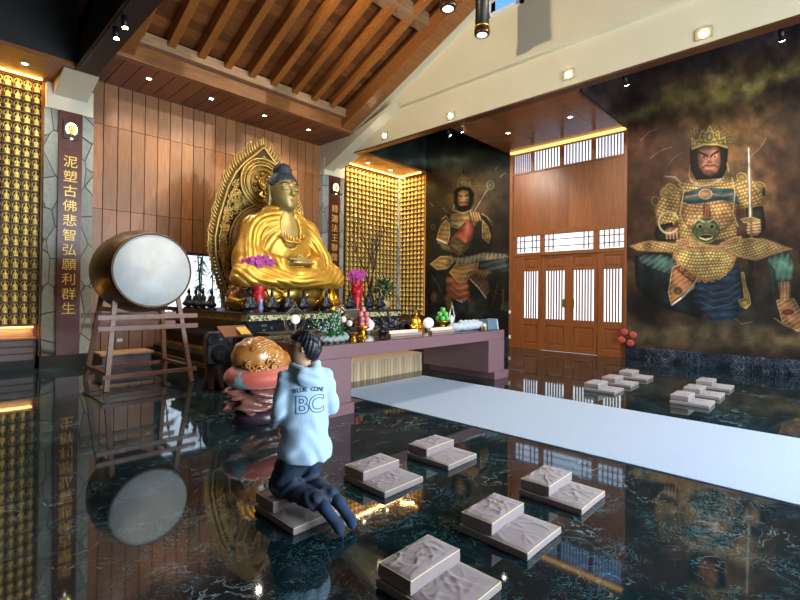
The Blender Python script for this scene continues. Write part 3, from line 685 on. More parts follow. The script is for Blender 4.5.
class Paint:
    def __init__(s, P): s.u, s.v = to_px(P); s.c = np.zeros((len(P), 3)); s.P = P
    def mix(s, a, col):
        col = hexc(col) if isinstance(col, str) else col; s.c = s.c*(1-a[:, None])+col*a[:, None]
    def sd_poly(s, pts, cl=True):
        pts = np.array(pts, float); u, v = s.u, s.v; D = np.full(len(u), 1e9); ins = np.zeros(len(u), bool); n = len(pts)
        for i in range(n if cl else n-1):
            a, b = pts[i], pts[(i+1) % n]; d = b-a; t = np.clip(((u-a[0])*d[0]+(v-a[1])*d[1])/(d@d+1e-9), 0, 1)
            D = np.minimum(D, np.hypot(u-a[0]-t*d[0], v-a[1]-t*d[1]))
            if cl:
                c = (a[1] > v) != (b[1] > v); ins ^= c & (u < (b[0]-a[0])*(v-a[1])/(b[1]-a[1]+1e-12)+a[0])
        return np.where(ins, -D, D) if cl else D
    def poly(s, pts, col, soft=.7, pat=None, edge=None, ew=1.1, shade=.35, op=1):
        d = s.sd_poly(pts); a = np.clip(.5-d/soft, 0, 1)*op; col = hexc(col)
        C = np.repeat(col[None], len(s.u), 0)
        C = C*(1+shade*(fbm(s.u, s.v, 9, 4, 2)-.5)*2)[:, None]
        C = C*np.clip(.55+(-d)/9, .55, 1.1)[:, None]          # the painter's own modelling of the form
        if pat: C = pat(s, C)
        s.mix(a, np.clip(C, 0, 1))
        if edge is not None: s.mix(np.clip(1-np.abs(d+ew*.6)/(ew*.7), 0, 1)*.8*op, edge)
    def ell(s, c, rx, ry, col, rot=0, soft=.15, **k):
        pts = [(c[0]+rx*math.cos(t)*math.cos(rot)-ry*math.sin(t)*math.sin(rot), c[1]+rx*math.cos(t)*math.sin(rot)+ry*math.sin(t)*math.cos(rot)) for t in np.linspace(0, 6.283, 25)[:-1]]
        s.poly(pts, col, **k)
    def line(s, pts, w, col, op=1): s.mix(np.clip(.5+(w/2-s.sd_poly(pts, False))/.7, 0, 1)*op, col)
    def glow(s, c, rx, ry, col, op=1, p=1.5):
        q = ((s.u-c[0])/rx)**2+((s.v-c[1])/ry)**2; s.mix(np.exp(-q**(p/2)*1.4)*op*(.6+.6*fbm(s.u, s.v, 22, 4, 5)).clip(0, 1), col)
    def cloud(s, f, lo, hi, col, op=1): s.mix(np.clip((f-lo)/(hi-lo), 0, 1)*op, col)
def scales(size, gold='#d0ab52', dark='#3b2410'):
    g, k = hexc(gold), hexc(dark)
    def f(s, C):
        wu = s.u+3.2*(fbm(s.u, s.v, 13, 3, 1)-.5); wv = s.v+3.2*(fbm(s.u+9, s.v+5, 13, 3, 4)-.5)+.012*(s.u-706)**2*.35; r = np.floor(wv/size); uu = (wu/size+.5*(r % 2)) % 1-.5; vv = wv/size-r
        q = np.hypot(uu*1.2, vv-.15); a = np.clip((q-.34)/.22, 0, 1)[:, None]; h = np.clip(1-q/.3, 0, 1)[:, None]
        return (C*.75+g*.25+h*.16*g)*(1-a*.55)+k*a*.55
    return f
def stripes(size, col, ang=.5):
    g = hexc(col)
    def f(s, C):
        a = (np.sin((s.u*math.cos(ang)+s.v*math.sin(ang))/size*6.28+2*fbm(s.u, s.v, 8, 3, 1))*.5+.5)[:, None]; return C*(1-a*.5)+g*a*.5
    return f
def mural_panel(name, P00, P10, P01, nu, nv, painter, mt, parent=None):
    P00, P10, P01 = map(np.array, (P00, P10, P01)); s, t = np.meshgrid(np.linspace(0, 1, nu), np.linspace(0, 1, nv), indexing='ij')
    P = (P00+s.reshape(-1, 1)*(P10-P00)+t.reshape(-1, 1)*(P01-P00)).astype(float)
    pt = Paint(P); painter(pt); g_ = pt.c.mean(1, keepdims=True); fig_ = (pt.c*.66+g_*.34*np.array([1.12, 1.0, .84]))*.98
    mott = .48+.95*fbm(pt.u, pt.v, 11, 5, 2)*fbm(pt.u+40, pt.v*.8, 40, 4, 6)*2.0; c = np.clip(fig_*np.clip(mott, .30, 1.3)[:, None], 0, 1); lin = np.where(c <= .04045, c/12.92, ((c+.055)/1.055)**2.4)
    i = np.arange(nu*nv).reshape(nu, nv); F = np.stack([i[:-1, :-1], i[1:, :-1], i[1:, 1:], i[:-1, 1:]], -1).reshape(-1, 4)
    me = np_mesh(name, P, F, False); at = me.attributes.new('paint', 'FLOAT_COLOR', 'POINT'); at.data.foreach_set('color', np.concatenate([lin, np.ones((len(lin), 1))], 1).astype(np.float32).ravel())
    return link(name, me, mt, parent)
def mural_mat():
    m, nt, b = new_mat('mural_paint'); a = N(nt, 'ShaderNodeAttribute', attribute_name='paint'); nt.links.new(a.outputs['Color'], b.inputs['Base Color']); b.inputs['Roughness'].default_value = .6; b.inputs['Specular IOR Level'].default_value = .15
    n = N(nt, 'ShaderNodeTexNoise'); n.inputs['Scale'].default_value = 5; bp = N(nt, 'ShaderNodeBump'); bp.inputs['Strength'].default_value = .1; nt.links.new(n.outputs['Fac'], bp.inputs['Height']); nt.links.new(bp.outputs[0], b.inputs['Normal']); return m
M_mural = mural_mat()
def sword_mural(p):
    u, v = p.u, p.v; f1 = fbm(u, v*1.5, 70, 6, 0); f2 = fbm(u+60, v, 34, 6, 3)
    p.c[:] = hexc('#3a2517'); p.mix(np.clip((v-225)/110, 0, 1), '#1b1713'); p.mix(np.clip((135-v-(u-700)*.1)/45, 0, 1), '#372724')
    p.cloud(f1, .5, .7, '#5a3a20', .6); p.cloud(f2, .45, .75, '#15100e', .55)
    p.glow((712, 140), 60, 52, '#9a6a2c', .95); p.glow((655, 150), 42, 45, '#5c2717', .7); p.glow((770, 190), 45, 60, '#5e3420', .6); p.glow((765, 200), 20, 22, '#7d5527', .5); p.glow((640, 200), 20, 50, '#402012', .6)
    band = 112-(u-640)*.30+10*(f2-.5)*4; p.mix(np.clip(1-np.abs(v-band)/(15+8*(f1-.5)), 0, 1)*np.clip((u-600)/40, 0, 1)*.85, '#86702f'); p.glow((726, 92), 34, 14, '#a68738', .6)
    p.mix(np.clip((86-(u-640)*.27-v)/12, 0, 1)*.7, '#2a1e20'); p.glow((770, 40), 60, 14, '#4c3d4e', .5)
    for q in (((641, 140), (650, 131), (657, 129)), ((650, 158), (662, 150), (672, 147)), ((668, 165), (676, 156), (684, 152)), ((752, 155), (760, 148), (766, 138))): p.line(q, .9, '#a07a58', .6)
    # lower smoke
    p.cloud(fbm(u, v*2.2, 46, 6, 4)*np.clip((v-300)/30, 0, 1), .42, .7, '#4a4128', .8); p.glow((735, 312), 40, 16, '#24353a', .7); p.glow((790, 340), 28, 8, '#77592c', .7); p.glow((690, 345), 50, 6, '#4f3a24', .6)
    p.mix(np.clip((v-352)/14, 0, 1)*.7, '#15110f')
    # robes and legs
    p.poly([(634, 256), (655, 252), (672, 256), (690, 272), (700, 285), (712, 300), (700, 318), (678, 312), (650, 300), (636, 285)], '#141a1c', 2.5)
    p.poly([(638, 255), (660, 254), (674, 258), (678, 268), (668, 274), (652, 268), (640, 262)], '#284340', 1.2, stripes(5, '#4f6f66', .9))
    p.poly([(692, 282), (720, 280), (738, 262), (742, 300), (735, 320), (712, 322), (694, 302)], '#14263a', 2, stripes(7, '#27486a', 1.5))
    for k in range(3): p.line([(700, 288+7*k), (714, 294+7*k), (730, 290+7*k), (740, 282+7*k)], 1, '#4d7089', .6)
    p.poly([(672, 267), (684, 262), (698, 274), (694, 288), (682, 298), (671, 305), (668, 292)], '#8a4a26', .9, stripes(4.2, '#c08a4c', .95), '#d6ad62', .8)
    p.poly([(674, 268), (681, 266), (697, 277), (693, 283)], '#a03a20', .8); p.ell((678, 291), 5.5, 5, '#5e3d1c', edge='#c99e4e', ew=1)
    p.line([(698, 278), (692, 287), (684, 296), (672, 305)], 1.4, '#c2cdd2', .9); p.line([(697, 280), (690, 290), (682, 298)], 1, '#27486a', .8)
    p.poly([(768, 258), (782, 252), (790, 254), (794, 268), (793, 279), (780, 282), (772, 276), (769, 270)], '#2b5544', 1, stripes(6, '#54806a', .2), shade=.5); p.poly([(768, 262), (775, 270), (776, 292), (772, 296)], '#26463a', 1)
    p.poly([(778, 282), (790, 281), (791, 300), (780, 301)], '#7c4c2e', .8, stripes(3.2, '#c08c5e', 0)); p.poly([(776, 300), (794, 298), (806, 320), (812, 330), (798, 332), (782, 322)], '#8b4e28', .9, stripes(4, '#c99553', 1), '#d2a35a', .8); p.ell((788, 312), 6, 3, '#96311f'); p.line([(774, 318), (786, 326), (800, 331)], 1, '#b78b45', .7)
    p.poly([(748, 258), (753, 262), (752, 300), (748, 302)], '#2a241d', .8)
    p.poly([(741, 272), (744, 272), (746, 285), (750, 296), (751, 304), (746, 309), (740, 306), (738, 300), (744, 298), (743, 288)], '#a98d36', .7, edge='#dcc26a', ew=.7); p.line([(741, 300), (746, 299), (748, 303), (744, 306)], .7, '#3b2c10')
    p.line([(734, 318), (742, 324), (752, 322)], 1.1, '#6a6a58', .6)
    # arms and body
    p.poly([(661, 188), (668, 184), (682, 186), (684, 200), (680, 218), (672, 228), (657, 226), (655, 210)], '#8d6a2c', .8, scales(3.6), '#5b3f1c')
    p.poly([(657, 226), (672, 222), (678, 240), (658, 242), (654, 234)], '#1d1a16', 1)
    p.poly([(734, 178), (748, 175), (760, 183), (764, 196), (760, 206), (750, 214), (740, 208), (735, 192)], '#8a682c', .8, scales(3.6), '#5b3f1c'); p.poly([(746, 208), (763, 206), (766, 226), (758, 240), (748, 232)], '#1e1a15', 1)
    for c in ((671, 188), (666, 193), (742, 177), (760, 186)): p.ell(c, 6, 4.5, '#7b5d26', .4, edge='#c4a04c', ew=1)
    p.line([(664, 177), (674, 178), (681, 184), (683, 194)], 2, '#4b4636', .9); p.line([(664, 176), (675, 177), (682, 184)], .7, '#a99a72', .8); p.line([(731, 174), (738, 170), (748, 164)], 1.6, '#4b4636', .8)
    p.ell((655, 201), 4, 5, '#4c3b1c', edge='#93783c', ew=1); p.ell((764, 192), 3, 6, '#33280f', edge='#a5853f', ew=1)
    p.poly([(681, 182), (697, 178), (708, 181), (722, 177), (734, 178), (739, 195), (736, 210), (737, 240), (680, 240), (677, 214), (680, 200)], '#8f6b30', .9, scales(3.3))
    p.ell((708, 214), 27, 20, '#9a6b36', pat=scales(3.8, '#c99852', '#4b2a14'), edge='#5c3a1c', ew=1.2)
    p.poly([(683, 193), (700, 188), (718, 188), (735, 189), (739, 204), (722, 200), (706, 203), (690, 204), (679, 200)], '#1c3a40', .8, stripes(7, '#2f5a5c', 1.5))
    p.line([(686, 197), (698, 195), (704, 196)], 1.6, '#8c5030'); p.line([(712, 194), (722, 196), (732, 194)], 1.4, '#8c5030')
    p.ell((705.5, 194), 7, 5.5, '#b88656', edge='#dcb47c', ew=1); p.poly([(703, 204), (710, 204), (711, 217), (703, 217)], '#7e3d25', .7, stripes(3, '#b5613a', 0)); p.line([(679, 184), (684, 190), (680, 214), (686, 228)], 1.2, '#b0894a', .8); p.line([(732, 178), (735, 192), (733, 214), (738, 226)], 1.2, '#b0894a', .8)
    p.poly([(688, 178), (706, 182), (724, 175), (731, 180), (722, 186), (706, 188), (692, 187)], '#a07b3c', .8, scales(2.8)); p.line([(690, 180), (700, 186), (712, 184), (724, 177)], 1.3, '#7c7a80', .8)
    # beast buckle
    p.ell((706, 230), 14, 13.5, '#3c442c', edge='#77784a', ew=1.3, shade=.7)
    for s in (-1, 1):
        p.ell((706+s*6, 226), 4, 3, '#8b8b56'); p.ell((706+s*6, 226.5), 1.8, 1.6, '#16130d'); p.line([(706+s*2, 222), (706+s*8, 219), (706+s*12, 223)], 1.6, '#8b8b56', .9); p.ell((706+s*11, 231), 3, 4, '#595a37')
    p.ell((706, 231), 3.5, 2.8, '#77703f'); p.ell((706, 236.5), 7.5, 2.6, '#241c12', edge='#a59a66', ew=.9); p.line([(700, 238), (706, 240), (712, 238)], .9, '#b9b07c')
    # skirt of golden scales
    p.poly([(628, 246), (649, 240), (674, 243), (692, 238), (706, 244), (717, 245), (739, 238), (764, 238), (777, 243), (793, 249), (776, 254), (756, 261), (738, 257), (722, 250), (700, 250), (680, 253), (655, 252), (638, 251)], '#9b8340', .8, scales(3.0), '#a8703c', 3)
    p.poly([(674, 250), (690, 247), (722, 247), (737, 257), (733, 268), (721, 279), (705, 282), (694, 276), (680, 266), (672, 257)], '#a28a44', .8, scales(3.2), '#a4662f', 3.4)
    p.poly([(720, 243), (735, 237), (742, 236), (738, 244), (724, 247)], '#a3683a', .8, scales(2.6, '#d39a64', '#6a3820'), '#caa262', .8); p.poly([(676, 240), (690, 238), (691, 245), (678, 248)], '#a3683a', .8, scales(2.6, '#d39a64', '#6a3820'), '#caa262', .8)
    for k in range(11): t = math.pi*(.12+.076*k); p.ell((705.5-29*math.cos(t), 252+29*math.sin(t)), 2.1, 2.1, '#8f5428', edge='#d2a35c', ew=.8)
    # hands, ring and sword
    p.ell((672, 232), 7.5, 5, '#8a5638', shade=.5)
    for k in range(4): p.line([(666+3.4*k, 231), (667+3.4*k, 238.5)], 1.6, '#a06a48', .9); p.line([(668.2+3.4*k, 231), (669+3.4*k, 238)], .6, '#3a2014', .8)
    ring = [(669+10*math.cos(t), 223+10.5*math.sin(t)) for t in np.linspace(.6, 5.9, 22)]; p.line(ring, 2.2, '#8f7a4e'); p.line([(a-.5, b-.5) for a, b in ring], .7, '#d3c090', .8)
    p.ell((754, 229), 8, 7, '#9a6b3e', shade=.5)
    for k in range(4): p.line([(748, 224+3*k), (760, 222.5+3*k)], 1.7, '#b98a56', .9); p.line([(748, 225.6+3*k), (760, 224+3*k)], .6, '#402512', .8)
    p.poly([(748.4, 144), (750.5, 150), (752.5, 218), (748, 219), (747, 150)], '#8f8672', .5, shade=.3); p.line([(748.6, 148), (750.2, 217)], .9, '#d9d2c0'); p.line([(750.6, 150), (751.8, 216)], .7, '#6b5238')
    p.poly([(740, 219), (748, 217), (753, 217), (761, 220), (757, 223), (744, 223)], '#a98238', .6, edge='#e0c070', ew=.7); p.line([(751, 222), (751.5, 240)], 2.6, '#6a5130'); p.ell((751.5, 240.5), 6, 2.6, '#a9853a', edge='#dcbc70', ew=.8)
    # head
    p.poly([(690, 148), (694, 142), (724, 140), (728, 150), (727, 168), (722, 178), (696, 180), (690, 168)], '#120e0b', 1.5)
    for k in range(16):
        a = -2.75+2.35*k/15; p.line([(709+17*math.cos(a), 150+15*math.sin(a)), (709+25*math.cos(a+.1), 150+24*math.sin(a+.1))], 2.4, '#4e3a20', .65); p.line([(709+22*math.cos(a), 150+20*math.sin(a)), (709+27*math.cos(a+.12), 150+27*math.sin(a+.12))], 1, '#8e6a30', .6)
    p.poly([(698, 148), (702, 146), (717, 146), (720, 150), (721, 162), (718, 172), (711, 177), (704, 174), (699, 167), (697, 157)], '#74402e', .8, shade=.5)
    p.line([(699, 152), (704, 154), (708, 156.5)], 1.7, '#1d0f0b'); p.line([(719, 151), (714, 153.5), (710.5, 156.5)], 1.7, '#1d0f0b'); p.line([(701, 156), (706, 157.5)], 1.0, '#b08a66', .8); p.line([(713, 157), (717, 155.5)], 1.0, '#b08a66', .8); p.ell((704, 157), .9, .9, '#100a08'); p.ell((714.8, 156.6), .9, .9, '#100a08')
    p.line([(709.5, 155), (708.8, 161)], 1.4, '#9a5c42', .9); p.ell((709.5, 162), 2.8, 1.5, '#8c4e38'); p.line([(702, 168), (706, 165.3), (710, 166), (714, 165), (718, 167)], 1.2, '#2a120c', .9); p.line([(705.5, 168.5), (713, 168.3)], 1.2, '#a05038'); p.ell((702, 162), 2.2, 2, '#8a4c38', op=.6); p.ell((716, 161), 2, 2, '#8a4c38', op=.6); p.ell((709.5, 173), 4.5, 3, '#5e3226', op=.7)
    p.poly([(692, 150), (691, 137), (696, 141), (699, 139), (701, 129), (706, 133), (710, 125), (714, 133), (719, 130), (720, 139), (725, 136), (727, 148), (718, 145), (704, 145)], '#8b7428', .8, scales(4.2, '#c7a94a', '#3c2c10'), '#d8bb62', .8)
    p.ell((709.5, 136.5), 4.5, 6, '#5e5a2c', edge='#d8bb62', ew=.9); p.ell((709.5, 137.5), 2, 2.6, '#b69c50'); p.line([(692, 148.5), (704, 144.5), (718, 144.5), (727, 147.5)], 1.8, '#b4953c')
    for q in ((700, 129), (710, 121), (720, 128)): p.poly([(q[0]-1.8, q[1]+3), (q[0]-.4, q[1]-5), (q[0]+1.8, q[1]+3)], '#8d5a24', 1.4, op=.8)
    p.line([(690, 165), (689, 176), (692, 181)], 1, '#b08a40', .7); p.line([(727, 163), (729, 172)], 1, '#b08a40', .7)
def lute_mural(p):
    u, v = p.u, p.v; f1 = fbm(u, v*1.6, 50, 6, 1); f2 = fbm(u+10, v, 22, 6, 2)
    p.c[:] = hexc('#211c15'); p.mix(np.clip((v-240)/60, 0, 1), '#141712'); p.mix(np.clip((178-v)/20, 0, 1)*.8, '#1d2824')
    p.cloud(f2, .5, .75, '#0e0d0a', .6); p.glow((466, 188), 24, 30, '#86682e', 1); p.glow((482, 205), 14, 30, '#4a331c', .6)
    p.mix(np.clip(1-np.abs(v-(163+.04*(u-440)+14*(f1-.5)*2))/13, 0, 1)*np.clip((498-u)/30, 0, 1)*.8, '#56604a'); p.glow((452, 159), 22, 5, '#93a082', .75); p.glow((420, 163), 30, 5, '#5f7a63', .45); p.glow((478, 152), 24, 5, '#2f5346', .6); p.glow((398, 152), 30, 6, '#24443d', .5)
    p.cloud(fbm(u, v*1.4, 16, 5, 6)*np.clip((v-285)/16, 0, 1), .45, .7, '#2c3a28', .9)
    for q in (((495, 170), (497, 167)), ((500, 177), (505, 173)), ((430, 203), (433, 206)), ((443, 208), (447, 212))): p.line(q, .6, '#a08a68', .6)
    p.poly([(427, 270), (445, 272), (450, 290), (446, 312), (428, 314)], '#131a17', 2); p.line([(432, 276), (438, 284), (441, 292)], .8, '#4a5a52', .7); p.ell((434, 297), 3.5, 6, '#4b3517', pat=stripes(3, '#8d6a34', .4))
    p.poly([(446, 276), (468, 280), (471, 299), (468, 304), (456, 302), (446, 299)], '#6e3018', .8, stripes(8, '#a25630', 1.4))
    for k in range(3): p.line([(453, 284+6*k), (459, 289+6*k), (467, 286+6*k)], 1.3, '#b9683c', .75)
    p.poly([(455, 300), (461, 303), (468, 300), (469, 312), (456, 312)], '#22303c', 1.2); p.line([(457, 300), (462, 302)], 1.2, '#8fa9b4', .8)
    p.poly([(444, 296), (452, 300), (453, 308), (447, 310)], '#5d4018', .8, scales(2.4))
    p.poly([(468, 277), (478, 270), (492, 268), (494, 273), (487, 279), (490, 290), (486, 299), (477, 288)], '#41261c', .9, stripes(4.5, '#7e4a34', .8)); p.poly([(477, 270), (490, 268), (492, 272), (484, 277), (477, 275)], '#7d5a20', .7, stripes(3, '#c08c3c', .5)); p.line([(470, 279), (479, 288), (486, 298)], 1, '#b6b2a6', .9); p.line([(472, 277), (481, 286), (486, 294)], 1, '#39464e', .9); p.poly([(480, 276), (489, 283), (487, 288), (481, 282)], '#7c3c28', .7)
    p.poly([(478, 262), (508, 257), (510, 271), (494, 272), (482, 270)], '#20302e', 1.4, stripes(6, '#4c6460', 1.3))
    for c0, c1 in (((497, 285), (492, 307)), ((503, 290), (502, 309))):
        for k in range(9): t = k/8; p.ell((c0[0]+(c1[0]-c0[0])*t+(k % 2)*.7, c0[1]+(c1[1]-c0[1])*t), .8, .8, '#a97a34')
    p.poly([(429.5, 264), (440, 256), (452, 255.5), (454, 262), (447.5, 269), (437, 270)], '#7a5626', .7, scales(2.6), '#8d8a66', 1.4)
    p.poly([(449, 272.5), (456.5, 263), (468.5, 264.5), (479, 262), (477.5, 271), (470, 276), (465.5, 283), (458, 282.5)], '#8a5f2c', .7, scales(2.7, '#c48e48', '#3c2210'), '#b07a3c', 1.1)
    p.poly([(452, 257), (462, 258), (480, 252), (507, 254), (509, 258), (482, 261), (466, 265), (456, 263)], '#5e5a44', .8, stripes(4, '#8f8868', .2)); p.line([(482, 260), (492, 258), (500, 258), (508, 256)], 1.1, '#8a5f46', .8)
    # body
    p.poly([(446, 216), (456, 211), (474, 211), (486, 216), (492, 228), (491, 250), (470, 256), (448, 252), (445, 235)], '#1a1916', 1.4)
    p.poly([(450, 214), (462, 212), (474, 213), (476, 226), (460, 230), (450, 226)], '#80652f', .8, scales(2.6)); p.line([(452, 222), (461, 226), (470, 220)], 1.6, '#8ba09a', .6)
    for s, pg in ((0, [(446, 219), (440, 226), (437, 236), (438, 243), (447, 247), (450, 236), (450, 224)]), (1, [(482, 219), (488, 226), (491, 236), (489, 244), (482, 238)])): p.poly(pg, '#84682f', .8, scales(2.6), '#b7974e', .8)
    p.poly([(438, 240), (446, 244), (456, 248), (452, 253), (442, 249)], '#6f6a50', .8); p.line([(437, 239), (446, 243)], 1.6, '#b9b7a0', .8); p.ell((433, 227), 2, 3, '#3b321c', edge='#8a7a48', ew=.7); p.ell((491.5, 223), 1.6, 2.6, '#3b321c', edge='#8a7a48', ew=.7)
    p.line([(442, 219), (446, 216), (449, 220)], 1.3, '#8c7a4a', .8); p.line([(482, 214), (487, 217), (490, 221)], 1.3, '#8c7a4a', .8)
    p.poly([(449, 242), (454, 235), (461, 226), (467, 220), (471, 220), (474, 227), (473, 238), (468, 249), (459, 256), (450, 250)], '#a33a26', .7, None, '#5e2214', .8, shade=.4); p.poly([(451, 241), (456, 237), (466, 243), (472, 238), (469, 248), (460, 255), (450, 249)], '#4e4426', .8, scales(2.2, '#7c6a3c', '#2a2210'))
    for k in range(4): p.line([(466.5+.9*k, 221), (463.5+.8*k, 243)], .4, '#c08a60', .6)
    p.line([(475, 212), (488, 189)], 3.4, '#3a322a'); p.line([(474.6, 211), (487, 190)], .9, '#8a8478', .9); p.ell((490.5, 185), 4, 5, '#4b4436', edge='#8a8068', ew=.8)
    for k in range(3): p.line([(480+3*k, 199-5*k), (484.5+3*k, 201-5*k)], .8, '#554a3c', .9)
    p.ell((475, 217), 6, 6, '#8c6538', rot=.4, shade=.5)
    for k in range(4): p.line([(470.5+2.6*k, 211.5+.6*k), (473+2.6*k, 220)], 1.3, '#aa8049', .9); p.line([(471.8+2.6*k, 212+.6*k), (474.3+2.6*k, 220)], .5, '#3c2614', .9)
    p.poly([(450, 244), (455, 245), (461, 251), (464, 255), (456, 252)], '#9b7a4c', .7); p.poly([(452, 246), (463, 254), (459, 256)], '#7a5a34', .6)
    # head
    p.poly([(454, 192), (457, 187), (470, 187), (474, 194), (473, 204), (469, 211), (458, 211), (454, 204)], '#15100b', 2.2)
    for k in range(12): a = -2.9+2.6*k/11; p.line([(464+9*math.cos(a), 190+9*math.sin(a)), (464+14*math.cos(a+.1), 190+14*math.sin(a+.1))], 1.6, '#241b10', .4)
    p.poly([(458, 192), (463, 189.5), (468.5, 191), (469.5, 199), (467.5, 206), (463, 209), (459, 206), (457.5, 199)], '#9a6f3e', .7, shade=.4)
    p.line([(459, 195.5), (462.2, 196.2)], .9, '#1c110a'); p.line([(465, 196.3), (468.2, 195.3)], .9, '#1c110a'); p.line([(459.2, 197.6), (462, 198)], .6, '#e0c9a0', .8); p.line([(465.3, 198), (468, 197.3)], .6, '#e0c9a0', .8); p.line([(463.8, 196), (464.2, 201)], 1, '#c59258', .8)
    p.line([(459.5, 203), (463.7, 202), (468, 202.8)], .9, '#1c110a', .9); p.line([(461.8, 204.3), (466, 204.2)], .8, '#8a3c24'); p.poly([(459, 206), (468, 205.5), (466, 211), (461, 211)], '#1c140e', .8)
    p.poly([(457, 187), (457.5, 180), (460, 177), (463.5, 173), (467, 177), (470.5, 180), (470, 187), (464, 185)], '#8c7440', .6, scales(2.6, '#c6ab6c', '#3c2c14'), '#c9b070', .7); p.ell((463.8, 181.5), 2.6, 4.6, '#aa9458', edge='#dccb94', ew=.6); p.line([(457, 187.5), (464, 185.6), (471, 187.3)], 1.5, '#5e4c28')
    p.poly([(462.6, 174), (463.4, 168), (464.8, 174)], '#5e4a28', .8); p.line([(455, 211), (463, 213), (472, 210)], 1.2, '#8f7c4a', .8); p.line([(454, 205), (453, 210)], .9, '#b49a5a', .7)
tag_m = dict(cat='mural')
mu1 = mural_panel('mural', (12.835, 10.93, .30), (12.835, 7.47, .30), (12.835, 10.93, 8.0), 230, 460, lute_mural, M_mural)
tag(mu1, 'dark painted mural of a crowned guardian holding a red lute, left of the wooden doors', 'mural')
mural_panel('upper_return', (9.87, 10.925, 6.11), (12.84, 10.925, 6.11), (9.87, 10.925, 8.0), 120, 90, lute_mural, M_mural, mu1)
mu2 = mural_panel('mural', (12.835, 4.03, .30), (12.835, .36, .30), (12.835, 4.03, 8.0), 360, 640, sword_mural, M_mural)
tag(mu2, 'brown painted mural of a seated armoured guardian with an upright sword, right of the doors', 'mural')
mural_panel('soffit_return', (9.87, 4.03, 6.0), (12.84, 4.03, 6.0), (9.87, 4.03, 8.0), 120, 100, sword_mural, M_mural, mu2)
struct(MB().box(9.87, 12.84, 4.045, 4.08, 6.0, 8.0).build('wall_recess_end', M_dark2))
# ------------------------------------------------------------------ the great seated Buddha
bx_, by_ = 5.87, 9.3
M_robe = mat('golden_robe', '#cd9f42', rough=.40, metal=.6, col2='#b3852e', nscale=2.5)
M_skin = mat('antique_gold_skin', '#a08c54', rough=.45, metal=.45, col2='#8c7a49', nscale=3)
M_hair = mat('blue_black_hair', '#252f3c', rough=.6)
Rl = [('ell', (0, .08, 2.75), (.72, .46, .95), .1), ('cap', (-.58, .05, 3.10), (.58, .05, 3.10), .27, .27, .16), ('cap', (0, .05, 3.2), (0, .02, 3.42), .27, .2, .12)]
for s in (-1, 1):
    Rl += [('cap', (s*.74, .03, 3.02), (s*.93, -.14, 2.40), .25, .27, .14), ('cap', (s*.93, -.16, 2.36), (s*.42, -.58, 2.24), .24, .17, .10),
           ('cap', (s*.3, 0, 1.98), (s*1.08, -.40, 1.98), .34, .29, .15), ('cap', (s*1.10, -.42, 1.96), (-s*.1, -.80, 1.93), .27, .20, .12), ('ell', (s*.95, -.1, 2.2), (.26, .35, .45), .15)]
Rl += [('ell', (0, -.35, 1.86), (1.36, .66, .20), .12)]
def robe_fn(d, X, Y, Z):
    r = np.sqrt((X*.86)**2+((Z-2.40)*.9)**2); w = np.clip((Z-2.0)/.3, 0, 1); ph_ = r*56+1.6*np.sin(X*3.1+Z*2)+.9*np.sin(Z*6+X*2)
    up = (np.abs(np.sin(ph_/2))**.7*2-1.2)*-.014*np.clip((r-.30)/.25, .15, 1)
    q = np.sqrt((X*.8)**2+((Z-2.75)*1.1)**2); lo = (np.abs(np.sin(q*27+.7*np.sin(X*7)))**.7*2-1.2)*-.014
    out = d+up*w+lo*(1-w)
    # open chest
    c = f_ell(X, Y, Z, (0, -.50, 3.14), (.30+.0*Z, .34, .58)); out = -smin(-out, c, .03)
    c2 = f_ell(X, Y, Z, (0, -.05, 3.45), (.22, .22, .2)); out = -smin(-out, c2, .03)
    return np.maximum(out, 1.72-Z)
bud = link('buddha_statue', sculpt('buddha_body', [('ell', (0, .06, 2.76), (.62, .38, .86), .1), ('cap', (0, .03, 3.15), (0, .0, 3.6), .26, .19, .12), ('cap', (-.5, .05, 3.08), (.5, .05, 3.08), .2, .2, .15),
      ('ell', (0, -.02, 3.92), (.335, .36, .42), .06), ('ell', (0, -.10, 3.70), (.26, .28, .25), .1), ('ell', (0, -.27, 3.57), (.12, .10, .09), .06),
      ('cap', (0, -.365, 3.97), (0, -.415, 3.83), .025, .045, .03), ('ell', (-.04, -.385, 3.815), (.035, .035, .028), .015), ('ell', (.04, -.385, 3.815), (.035, .035, .028), .015),
      ('cut', (-.145, -.365, 3.985), (.095, .05, .05), .05), ('cut', (.145, -.365, 3.985), (.095, .05, .05), .05),
      ('ell', (-.14, -.30, 3.945), (.085, .06, .045), .02), ('ell', (.14, -.30, 3.945), (.085, .06, .045), .02),
      ('cap', (-.06, -.355, 4.04), (-.22, -.295, 4.05), .016, .012, .02), ('cap', (.06, -.355, 4.04), (.22, -.295, 4.05), .016, .012, .02),
      ('cap', (-.345, .03, 4.02), (-.35, .03, 3.60), .045, .055, .02), ('cap', (.345, .03, 4.02), (.35, .03, 3.60), .045, .055, .02), ('cut', (-.39, .02, 3.72), (.03, .02, .12), .02), ('cut', (.39, .02, 3.72), (.03, .02, .12), .02),
      ('cap', (-.42, -.58, 2.27), (.06, -.72, 2.28), .085, .075, .05), ('cap', (.42, -.58, 2.30), (-.08, -.72, 2.35), .085, .07, .05), ('ell', (0, -.72, 2.27), (.26, .13, .05), .03)] +
      [('cap', (-.05+.0*k, -.66-.045*k, 2.37-.01*k), (-.30, -.66-.045*k, 2.36-.01*k), .028, .02, .008) for k in range(4)] + [('cap', (.05, -.66-.045*k, 2.30-.01*k), (.32, -.66-.045*k, 2.31-.01*k), .028, .02, .008) for k in range(4)] +
      [('cap', (.12, -.70, 2.37), (.01, -.70, 2.46), .03, .022, .02), ('cap', (-.12, -.70, 2.37), (-.01, -.70, 2.46), .03, .022, .02)],
      (-.9, -.95, 1.8), (.9, .6, 4.5), .022), M_skin, loc=(bx_, by_, 0))
tag(bud, 'great golden Buddha seated on the lotus throne before the carved aureole', 'statue')
